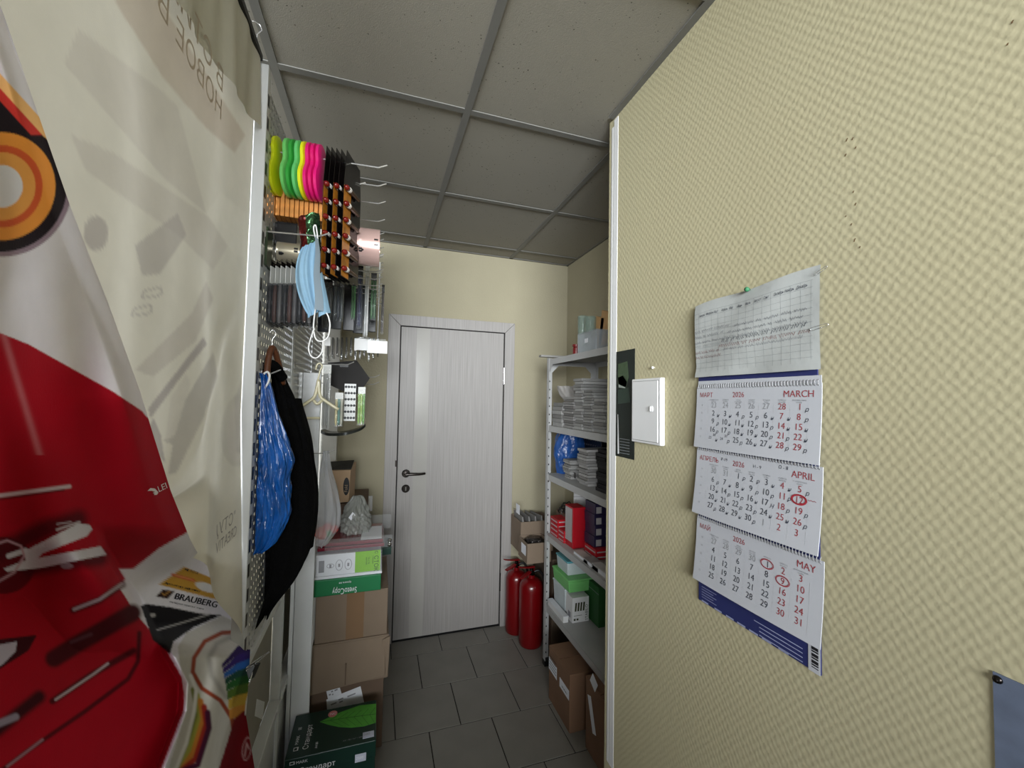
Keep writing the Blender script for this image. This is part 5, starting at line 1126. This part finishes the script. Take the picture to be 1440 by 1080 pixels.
for (q0, q1, r0, r1, nm) in ((772, 783, 921, 960, 'plain'), (787, 800, 950, 988, 'code')):
    A = [pix(q0, r0, x=.8892), pix(q1, r0+22, x=.8892), pix(q1, r1, x=.8892), pix(q0, r1-20, x=.8892)]; ya, yb = A[1][1], A[0][1]; za, zb = min(p[2] for p in A)+.01, max(p[2] for p in A)-.006
    za = max(za, .03); l_ = obj('shipping_label', MB().box((.8892, ya, za), (.8898, yb, zb)), M_wp, parent=t); mb = MB()
    if nm == 'code':
        for k in range(7): mb.box((.8886, ya+(yb-ya)*(.2+.085*k), za+.02), (.889, ya+(yb-ya)*(.2+.085*k+.04*(1+k % 2)*.6), zb-.03))
    else:
        for k in range(5): mb.box((.8886, ya+.008, za+.015+.014*k), (.889, yb-.01, za+.018+.014*k))
    obj('print', mb, M_ink, parent=l_)
t, y0, y1 = fbox(823, 868, 1050, .927, .27, .31, 'second brown box on the floor beside the labelled one'); A = pix(835, 960, x=.9262); obj('shipping_label', MB().obox((.9264, A[1], A[2]), (.0008, .05, .05), rotx(.5)), M_wp, parent=t); A = pix(832, 1005, x=.9262); obj('tape', MB().obox((.9264, A[1], A[2]), (.0008, .03, .14), rotx(-.35)), M_wp, parent=t)
y_ = yx(789, 1.14, 880); tag(obj('paper_roll', MB().lathe([(.02, 0), (.022, .002), (.022, .06), (.0, .06)], (1.06, 1.93, .266), n=18), M_kraft2, smooth=.7), 'short cardboard tube standing on the labelled box', 'tube')
tag(obj('paper_roll', MB().lathe([(.03, 0), (.032, .002), (.032, .075), (.028, .078), (.0, .074)], (1.12, 1.86, .266), n=24), M_wp, smooth=.7), 'white paper roll standing on the labelled box', 'roll')

# ------------------------------------------------------------------ fire extinguishers
M_ext = mat('red_extinguisher_enamel', (104, 4, 9), .28, vary=.04, coat=.3); M_extd = mat('dark_red_lever', (120, 14, 18), .4)
def extinguisher(px, pyb, pyt, wpx, lab):
    c = pix(px, pyb, z=0); y = c[1]+.05; c = V3(pix(px, pyb-20, y=y)[0], y, 0); r = wpx/2/FPX*((c-CAM)@FWD); zt = pix(px, pyt, y=y)[2]
    t = thing('fire_extinguisher', lab, 'fire extinguisher', c)
    obj('cylinder', MB().lathe([(r*.86, 0), (r*.94, .006), (r*.95, .022), (r, .03), (r, zt-.07), (r*.97, zt-.045), (r*.82, zt-.02), (r*.5, zt-.003), (r*.28, zt), (r*.28, zt+.02)], c, n=40), M_ext, parent=t, smooth=.8)
    b = c+V3(0, 0, zt+.02); obj('valve', MB().lathe([(.016, 0), (.018, .006), (.018, .02), (.012, .026), (.012, .04)], b, n=16), M_gun, parent=t, smooth=.7)
    dr = V3(-.85, -.5, 0); dr /= np.linalg.norm(dr); sd = V3(-dr[1], dr[0], 0)
    for q, (h0, h1, l) in enumerate(((.016, .002, .105), (.036, .075, .12))):
        obj('lever', MB().prism([(-.02, h0), (l*.5, (h0+h1)/2), (l, h1), (l, h1+.006), (l*.5, (h0+h1)/2+.008), (-.02, h0+.012)], b-sd*.012, dr, (0, 0, 1), sd*.024), M_extd, parent=t, bevel=.001)
    obj('hose', MB().tube(spline([b+V3(.012, 0, .012), b+V3(.05, -.01, .02), b+V3(r*1.05, -.02, -.04), b+V3(r*1.12, -.02, -.16), b+V3(r*1.1, -.02, -.26)]), .008, 10), M_black, parent=t, smooth=True)
    obj('gauge', MB().lathe([(0, 0), (.013, 0), (.013, .01), (0, .01)], b+V3(0, -.016, .012), (0, -1, 0), 16, cap=False), M_gun, parent=t, smooth=.6)
extinguisher(746, 912, 812, 34, 'front red fire extinguisher beside the shelving post')
extinguisher(725, 893, 801, 30, 'rear red fire extinguisher beside the door casing')
# cartons behind the extinguishers
Yk = 2.36
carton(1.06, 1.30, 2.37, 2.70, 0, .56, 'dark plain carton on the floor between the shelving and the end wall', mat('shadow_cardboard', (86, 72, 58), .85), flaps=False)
def open_box(px0, px1, pyb, pyt, Y, dep, z0, lab):
    a, b = pix(px0, pyb, y=Y), pix(px1, pyt, y=Y); x0, x1, z1 = a[0], b[0], b[2]; t = thing('open_carton', lab, 'box', ((x0+x1)/2, Y+dep/2, z0)); w = .004
    for nm, p, q in (('side', (x0, Y, z0), (x1, Y+w, z1)), ('side', (x0, Y+dep-w, z0), (x1, Y+dep, z1)), ('side', (x0, Y+w, z0), (x0+w, Y+dep-w, z1)), ('side', (x1-w, Y+w, z0), (x1, Y+dep-w, z1)), ('bottom', (x0+w, Y+w, z0), (x1-w, Y+dep-w, z0+w))): obj(nm, MB().box(p, q), M_kraft, parent=t)
    return t, x0, x1, z1
t, x0, x1, z1 = open_box(741, 775, 802, 762, 2.335, .16, .561, 'open brown carton with a white label above the extinguishers')
obj('white_label', MB().box((x0-.0008, 2.36, .60), (x0, 2.44, .66)), M_wp, parent=t)
tag(obj('crumpled_foil', pouch([(757, 742, 760), (762, 740, 768), (768, 742, 768)], 2.41, lambda t: .05, 40, 7, .008, 12), mat('dark_foil', (60, 56, 54), .2, metal=.6, bump=.8, bscale=40), smooth=True), 'crumpled dark foil in the nearer open carton', 'foil')
t, x0, x1, z1 = open_box(732, 778, 775, 731, 2.50, .2, .561, 'taller open carton with grey sheets behind the nearer one')
obj('white_label', MB().box((x0-.0008, 2.53, .80), (x0, 2.60, .86)), M_wp, parent=t)
for k in range(4):
    x = x0+.03+.04*k; o = tag(obj('grey_sheet', MB().hexa([V3(x, 2.52, .6), V3(x+.03, 2.52, .6), V3(x+.03, 2.68, .6), V3(x, 2.68, .6), V3(x-.02+.004*k, 2.51, z1+.03), V3(x-.012+.004*k, 2.51, z1+.03), V3(x-.012, 2.68, z1+.035-.006*k), V3(x-.02, 2.68, z1+.04-.006*k)]), mat('grey_sheet', (120, 118, 116), .5, vary=.1), bevel=.001), ['outermost', 'second', 'third', 'innermost'][k]+' grey sheet standing in the taller open carton', 'sheet')
# ================================================================== things on the near right wall
W0 = XR
R_, U_, OUT = V3(0, -1, 0), V3(0, 0, 1), V3(-1, 0, 0)
YL, YR = pix(981, 640, x=W0-.006)[1], pix(1158, 640, x=W0-.006)[1]; CW = YL-YR
M_cred = mat('calendar_red', (152, 62, 68), .6); M_cgrey = mat('calendar_dark', (66, 70, 78), .6); M_clt = mat('calendar_light_grey', (150, 152, 156), .6); M_cline = mat('calendar_rule', (196, 198, 202), .6)
M_sheet = mat('calendar_paper', (190, 192, 198), .6, vary=.02); M_navy = mat('calendar_navy', (44, 50, 100), .45, vary=.05); M_pen = mat('pen_ink', (62, 66, 78), .6); M_rpen = mat('red_pen', (160, 44, 56), .6)
cal = thing('wall_calendar', 'three-month wall calendar with white pads on a navy board', 'calendar', (W0-.004, (YL+YR)/2, 1.05))
zb_ = (pix(983, 840, x=W0)[2]+pix(1155, 950, x=W0)[2])/2
obj('backing_board', MB().box((W0-.0045, YR+.010, zb_), (W0-.002, YL-.002, 1.775)), M_navy, parent=cal)
tops = [pix(1158, 538, x=W0-.006)[2], pix(1157, 657, x=W0-.006)[2], pix(1157, 789, x=W0-.006)[2]]
bots = [pix(1157, 655, x=W0-.014)[2], pix(1152, 782, x=W0-.018)[2], pix(1153, 912, x=W0-.016)[2]]
obj('header_sheet', MB().box((W0-.0055, YR+.002, tops[0]-.004), (W0-.0045, YL-.002, tops[0]+.014)), M_sheet, parent=cal)
def pad(i, ru, en, first, ndays, hol, grey_before, grey_after, weeks, notes, circ):
    zt, zb = tops[i], bots[i]; hgt = zt-zb; lift = (.010, .016, .013)[i]
    def S(u, v, e=0.0): return V3(W0-.0062-e-lift*v**1.6-.003*math.sin(PI*u)*v, YL-CW*u, zt-hgt*v)
    NU, NV = 12, 14
    F_ = np.array([[S(u/NU, v/NV, .0016) for u in range(NU+1)] for v in range(NV+1)]); B_ = np.array([[S(u/NU, v/NV, 0) for u in range(NU, -1, -1)] for v in range(NV+1)])
    mb = MB().grid(F_).grid(B_)
    for v in range(NV): mb.add([F_[v, 0], F_[v+1, 0], B_[v+1, -1], B_[v, -1]], [(0, 1, 2, 3)]); mb.add([F_[v, -1], B_[v, 0], B_[v+1, 0], F_[v+1, -1]], [(0, 1, 2, 3)])
    mb.add([F_[-1, k] for k in range(NU+1)]+[B_[-1, NU-k] for k in range(NU+1)], [(k, k+1, NU+1+k+1, NU+1+k) for k in range(NU)])
    sheet = obj('month_pad', mb, M_sheet, parent=cal, smooth=.5)
    T = {k: MB() for k in ('red', 'dark', 'lt', 'rule', 'pen', 'rpen')}
    def mp(p): return S(p[0], p[1], .0021)
    asp = CW/hgt
    def tx(key, s, u, v, size, align='l', shear=0.0, sx=1.0):   # size in metres
        T[key].text(s, (u, v, 0), (1/CW, 0, 0), (0, -1/hgt, 0), size, align=align, shear=shear, sx=sx, fn=mp)
    tx('red', ru, .035, .175, .0155, sx=.95); tx('red', '2026', .41, .175, .0165, 'c', sx=.95); tx('red', en, .955, .175, .0185, 'r', sx=.95)
    cu = lambda c: .185+.1135*c; rv = lambda r: .325+.128*r
    for c, (a, b) in enumerate((('понедельник', 'monday'), ('вторник', 'tuesday'), ('среда', 'wednesday'), ('четверг', 'thursday'), ('пятница', 'friday'), ('суббота', 'saturday'), ('воскресенье', 'sunday'))):
        tx('lt', a, cu(c), .225, .0046, 'c', sx=.95); tx('lt', b, cu(c), .252, .0046, 'c', sx=.95)
    d = 1; cells = grey_before+list(range(1, ndays+1))+grey_after; state = 'b'
    for r in range(5):
        tx('lt', str(weeks+r), .065, rv(r)-.005, .006, 'c')
        for c in range(7):
            k = r*7+c
            if k >= len(cells): continue
            n = cells[k]; g = k < len(grey_before) or k >= len(grey_before)+ndays
            big = i == 0 and r == 4 and c < 2
            key = 'lt' if g and c < 5 else 'red' if (c >= 5 or n in hol and not g) else 'dark'
            if big:
                tx('dark', str(n), cu(c)-.03, rv(r), .009); tx('dark', str(n+7), cu(c)+.01, rv(r)-.045, .009)
            else: tx(key, str(n), cu(c), rv(r)+.016, .0178, 'c', sx=.95)
            if not g and n in notes: tx('pen', notes[n], cu(c)+.036, rv(r)+.034, .0120, shear=.3)
            if not g and n in circ:
                for q in range(2): 
                    pts = [S(cu(c)+(.042+.006*q)*math.cos(2*PI*t/26+.3)*1.0, rv(r)-.025+(.042+.006*q)*asp*.62*math.sin(2*PI*t/26+.3), .0023) for t in range(27)]; T['rpen'].ribbon(pts, .0011 if circ[n] == 1 else .0022, OUT)
    for c in range(8): u = cu(c)-.057; T['rule'].ribbon([S(u, v, .0019) for v in np.linspace(.27, .93, 7)], .0004, OUT)
    for r in range(6): T['rule'].ribbon([S(u, rv(r)-.09, .0019) for u in np.linspace(.03, .94, 7)], .0004, OUT)
    if i == 1: tx('pen', 'Р-19', .25, .13, .0095, shear=.1); tx('pen', 'Н - 9', .53, .15, .0095, shear=.1); tx('pen', 'О - 8', .72, .10, .0095, shear=.1); T['rpen'].ribbon([S(.92+.01*k, rv(2-1)-.05+.012*(k % 2), .0023) for k in range(6)], .0008, OUT)
    for k, nm, mm in (('red', 'print', M_cred), ('dark', 'print', M_cgrey), ('lt', 'print', M_clt), ('rule', 'ruled_lines', M_cline), ('pen', 'handwriting', M_pen), ('rpen', 'red_pen_mark', M_rpen)):
        if T[k].f: q = obj(nm, T[k], mm, parent=sheet); q['kind'] = 'stuff'
    sp = MB()
    for k in range(46):
        u = .02+.96*k/45; p = S(u, 0.0, .002); sp.tube([p+V3(.002, 0, .006), p+V3(-.002, -.0012, .004), p+V3(-.002, -.0016, -.003), p+V3(.001, -.0012, -.005)], .0008, 4)
    q = obj('spiral_binding', sp, mat('grey_wire', (150, 150, 152), .5), parent=cal); q['kind'] = 'stuff'
n_mar = dict(zip(range(1, 30), 'р нн ррннр рннррнн рр ннррн ррннррнннррр'.replace(' ', '')[:29])); n_apr = {1: 'Р', 2: 'Р', 3: 'н', 4: 'н', 5: 'р', 6: 'р', 7: 'н', 8: 'н', 9: 'р', 10: 'р', 11: 'Р', 13: 'н', 14: 'р', 15: 'р', 16: 'н', 17: 'Н', 18: 'р', 19: 'р', 20: 'н', 21: 'н', 22: 'р', 23: 'р', 24: 'н', 25: 'н', 26: 'р', 27: 'р', 28: 'н', 29: 'н', 30: 'р'}
n_mar = {1: 'р', 2: 'н', 3: 'н', 4: 'р', 5: 'р', 6: 'н', 7: 'н', 8: 'р', 9: 'р', 10: 'н', 11: 'н', 12: 'р', 13: 'р', 14: 'н', 15: 'н', 16: 'р', 17: 'р', 18: 'н', 19: 'н', 20: 'р', 21: 'р', 22: 'н', 23: 'н', 24: 'р', 25: 'р', 26: 'н', 27: 'н', 28: 'р', 29: 'р'}
pad(0, 'МАРТ', 'MARCH', 6, 29, (), [23, 24, 25, 26, 27, 28], [], 9, n_mar, {})
pad(1, 'АПРЕЛЬ', 'APRIL', 2, 30, (), [30, 31], [1, 2, 3], 14, n_apr, {12: 2})
pad(2, 'МАЙ', 'MAY', 4, 31, (), [27, 28, 29, 30], [], 18, {}, {1: 1, 9: 1})
# printed foot of the board
ft = MB(); S2 = lambda u, z: V3(W0-.0049, YL-CW*u, z)
for k in range(5): ft.ribbon([S2(.04, 1.095-.006*k), S2(.19-.03*(k % 2), 1.095-.006*k)], .0012, OUT)
for k in range(4): ft.ribbon([S2(.52+.04*(k > 0), 1.088-.008*k), S2(.86, 1.088-.008*k)], .0018, OUT)
for k, u in enumerate((.04, .17, .28, .38, .48, .58, .70)): ft.ribbon([S2(u, 1.062), S2(u+.07, 1.062)], .0035, OUT)
q = obj('small_print', ft, mat('pale_blue_print', (150, 156, 190), .6), parent=cal); q['kind'] = 'stuff'
bx_ = obj('barcode_label', MB().box((W0-.0052, YL-CW*.965, 1.058), (W0-.0046, YL-CW*.895, 1.115)), M_sheet, parent=cal); mb = MB()
for k in range(11): mb.box((W0-.0056, YL-CW*.955, 1.066+.004*k), (W0-.0053, YL-CW*.915, 1.0675+.004*k+.0012*(k % 3)))
q = obj('barcode', mb, M_ink, parent=bx_); q['kind'] = 'stuff'

# handwritten timesheet pinned over the top of the calendar
xs = W0-.0125
C4 = [pix(977, 431, x=xs), pix(1152, 372, x=xs), pix(1154, 519, x=xs), pix(979, 531, x=xs)]
def TS(u, v, e=0.0):
    p = (C4[0]*(1-u)+C4[1]*u)*(1-v)+(C4[3]*(1-u)+C4[2]*u)*v
    return p+V3(-e-.004*math.sin(PI*u)*math.sin(PI*v)-.010*max(0, v-.86)*4*(1-u)**2-.0015*math.sin(11*u+5*v)+.003*max(0, .1-v)*8, 0, .0014*math.sin(9*u)*(1-v)*1.4)
G = np.array([[TS(u/24, v/20) for u in range(25)] for v in range(21)])
ts = thing('timesheet', 'creased handwritten timesheet with a grid pinned over the calendar', 'paper sheet', C4[3]); obj('paper', MB().grid(G), mat('grey_white_paper', (178, 181, 179), .75, vary=.06, vscale=14, bump=.2, bscale=16), parent=ts, smooth=True)
gl = MB()
for k in range(15): u = .05+.90*k/14; gl.ribbon([TS(u, v, .0006) for v in np.linspace(.13, .93 if k < 13 else .9, 10)], .00035, OUT)
for k in range(12): v = .13+.068*k; gl.ribbon([TS(u, v, .0006) for u in np.linspace(.0, .96, 14)], .00035, OUT)
q = obj('ruled_lines', gl, mat('pencil_rule', (120, 126, 128), .7), parent=ts); q['kind'] = 'stuff'
def scribble(mb, u0, u1, v, h, w, step=.010):
    pts = []; u = u0; k = 0
    while u < u1:
        pts.append(TS(u, v-1.5*h*(.5+.5*(1 if k % 2 else -1)*random.uniform(.4, 1)), .0008)); u += step*random.uniform(.5, 1.2); k += 1
        if random.random() < .13 and len(pts) > 3: mb.ribbon(pts, w, OUT); pts = []; u += step*1.3
    if len(pts) > 2: mb.ribbon(pts, w, OUT)
hw = MB(); hr = MB(); hg = MB()
mons = ['Январь', 'Февраль', 'Март', 'Апрель', 'Май', 'Июнь', 'Июль', 'Август', 'Сент.', 'Октябрь', 'Ноябрь', 'Декабрь']
for k, s in enumerate(mons): hw.text(s, (.055+.073*k, .185, 0), (1, 0, 0), (0, -1, 0), 0.046, sx=.36, shear=.15, fn=lambda p: TS(p[0], p[1], .0009))
scribble(hg, .0, .36, .40, .028, .0011); scribble(hg, .40, .93, .42, .028, .0011); scribble(hg, .0, .30, .47, .026, .0011); scribble(hg, .34, .92, .49, .028, .0011)
scribble(hg, .0, .93, .55, .026, .0010); scribble(hg, .0, .4, .60, .024, .0006)
scribble(hw, .28, .95, .585, .036, .0013); scribble(hr, .25, .95, .645, .032, .001); scribble(hr, .0, .25, .69, .03, .0009); scribble(hr, .0, .27, .755, .03, .0009); scribble(hg, .30, .93, .69, .028, .0008)
for b_, m_ in ((hw, M_pen), (hg, mat('faint_pen', (120, 122, 128), .6)), (hr, mat('brownish_red_pen', (128, 66, 62), .6))): q = obj('handwriting', b_, m_, parent=ts); q['kind'] = 'stuff'
pp = pix(1051, 407, x=xs-.006); pn = thing('push_pin', 'green and white push pin in the top of the timesheet', 'pin', pp); obj('head', MB().lathe([(0, -.006), (.004, -.0055), (.0055, -.002), (.0045, .002), (.0025, .004), (.0012, .008)], pp, (1, 0, 0), 14), mat('green_pin', (60, 120, 84), .25), parent=pn, smooth=True); obj('needle', MB().cyl(pp+V3(.006, 0, 0), pp+V3(.0125, 0, 0), .0006, 6), M_steel, parent=pn)
def paper_clip(A, B, w, lab):
    d = B-A; L_ = np.linalg.norm(d); d /= L_; s_ = np.cross(d, OUT); s_ /= np.linalg.norm(s_); P_ = [A+s_*w*.5+d*L_*.7, A+s_*w*.5, A+d*-.002, A-s_*w*.5, A-s_*w*.5+d*L_, A+d*(L_+.003), A+s_*w*.4+d*L_, A+s_*w*.4+d*.012]
    return tag(obj('paper_clip', MB().tube(spline(P_, 4), .0006, 5), M_steel, smooth=True), lab, 'paper clip')
paper_clip(pix(1141, 463, x=xs-.003), pix(1162, 457, x=xs-.003), .005, 'wire paper clip on the right edge of the timesheet')
paper_clip(pix(1150, 384, x=xs-.003), pix(1161, 376, x=xs-.003), .004, 'wire paper clip at the upper corner of the timesheet')
# white plastic access hatch
hx = .016; A, B = pix(888, 625, x=W0-hx), pix(928, 529, x=W0-hx); y1, y0 = pix(888, 580, x=W0-hx)[1], pix(929, 580, x=W0-hx)[1]; z1 = (pix(888, 536, x=W0-hx)[2]+pix(928, 528, x=W0-hx)[2])/2; z0 = (pix(888, 620, x=W0-hx)[2]+pix(928, 628, x=W0-hx)[2])/2
ht = thing('electrical_hatch', 'small white plastic wall hatch with a round latch', 'hatch', (W0, (y0+y1)/2, z0))
obj('frame', MB().box((W0-hx, y0, z0), (W0-.0005, y1, z1)), M_white, parent=ht, bevel=.003); g_ = .007
obj('gap_line', MB().box((W0-hx-.0004, y0+g_, z0+g_), (W0-hx, y1-g_, z1-g_)), mat('hatch_gap', (60, 60, 58), .8), parent=ht)
dr_ = obj('hatch_door', MB().box((W0-hx-.004, y0+g_+.0012, z0+g_+.0012), (W0-hx-.0004, y1-g_-.0012, z1-g_-.0012)), M_white, parent=ht, bevel=.0015)
lp = pix(916, 575, x=W0-hx-.004); obj('latch', MB().lathe([(0, 0), (.0085, 0), (.009, .002), (.007, .003), (0, .003)], lp, (-1, 0, 0), 20, cap=False).box(lp+V3(-.0055, -.0012, -.007), lp+V3(-.003, .0012, .007)), M_white, parent=dr_, smooth=.7)
# dark leaflet behind the hatch
xl = W0-.0012; yR = pix(893, 500, x=xl)[1]; yL = pix(868, 500, x=xl)[1]; zt = pix(893, 490, x=xl)[2]; zb = pix(888, 646, x=xl)[2]
lf_ = thing('dark_leaflet', 'dark pocket calendar leaflet stuck between the corner strip and the hatch', 'leaflet', (xl, (yL+yR)/2, zb)); obj('sheet', MB().box((xl-.0008, yR, zb), (xl, yL+.004, zt)), mat('dark_print', (34, 40, 38), .25, vary=.2, vscale=30), parent=lf_)
def LP(px, py): return pix(px, py, x=xl-.0012)
def flat(name, pts, m): P_ = [LP(*p) for p in pts]; return obj(name, MB().add(P_+[p+V3(.0003, 0, 0) for p in P_], [tuple(range(len(P_)))]+[(i, (i+1) % len(P_), len(P_)+(i+1) % len(P_), len(P_)+i) for i in range(len(P_))]), m, parent=lf_)
flat('picture', [(869, 512), (882, 508), (884, 530), (880, 545), (869, 540)], mat('green_glass_print', (66, 82, 60), .3, vary=.3, vscale=80)); flat('picture', [(869, 531), (876, 528), (882, 538), (879, 546), (870, 545)], mat('pale_glint_print', (150, 158, 150), .3, vary=.3, vscale=90)); flat('picture', [(869, 548), (884, 545), (886, 566), (869, 568)], mat('dark_green_print', (52, 66, 58), .3, vary=.2)); flat('picture', [(868.5, 583), (869, 582.5), (870.5, 638), (868.5, 638)], mat('white_print_bar', (220, 220, 220), .4))
mb = MB()
for r in range(6):
    for c in range(7):
        p = LP(872+2*c, 617+4.0*r+c*.35); mb.box(p, p+V3(.0002, -.0018, .0016))
q = obj('date_grid', mb, M_wp, parent=lf_); q['kind'] = 'stuff'
# nail, wall flecks and the notice at the edge
nl = pix(918, 517, x=W0-.006); tag(obj('wall_nail', MB().lathe([(0, -.004), (.004, -.003), (.0045, 0), (.002, .002), (.0015, .008)], nl, (1, 0, 0), 12), M_white, smooth=True), 'small white nail head in the wallpaper above the hatch', 'nail')
fl = MB()
for (a, b, l) in ((1192, 194, 5), (1200, 193, 4), (1204, 206, 3), (1190, 216, 4), (1201, 268, 3), (1204, 285, 4), (1190, 303, 2), (1203, 335, 5), (1210, 346, 3), (1198, 314, 3), (1425, 28, 5), (1418, 60, 4)):
    p, q = pix(a, b, x=W0-.0006), pix(a-l*.4, b+l, x=W0-.0006); fl.ribbon([p, (p+q)/2+V3(0, .0005, 0), q], .0018, OUT)
q = obj('stain_flecks', fl, mat('brown_fleck', (104, 80, 52), .8), parent=wall_right); q['kind'] = 'stuff'
A = pix(1396, 944, x=W0-.002); A2 = pix(1392, 1080, x=W0-.002); yn = A[1]; ys_ = yn-.34
nt_ = thing('notice_sheet', 'worn blue-grey notice sheet screwed low on the wall', 'notice', (W0-.002, yn-.1, A[2]-.42)); obj('sheet', MB().box((W0-.0024, ys_, A[2]-.42), (W0-.0004, yn, A[2])), mat('blue_grey_paper', (98, 108, 128), .6, vary=.25, vscale=20), parent=nt_)
p = pix(1402, 956, x=W0-.004); obj('screw', MB().lathe([(0, -.002), (.004, -.0015), (.005, .001), (.005, .002)], p, (1, 0, 0), 12), M_gun, parent=nt_, smooth=True)
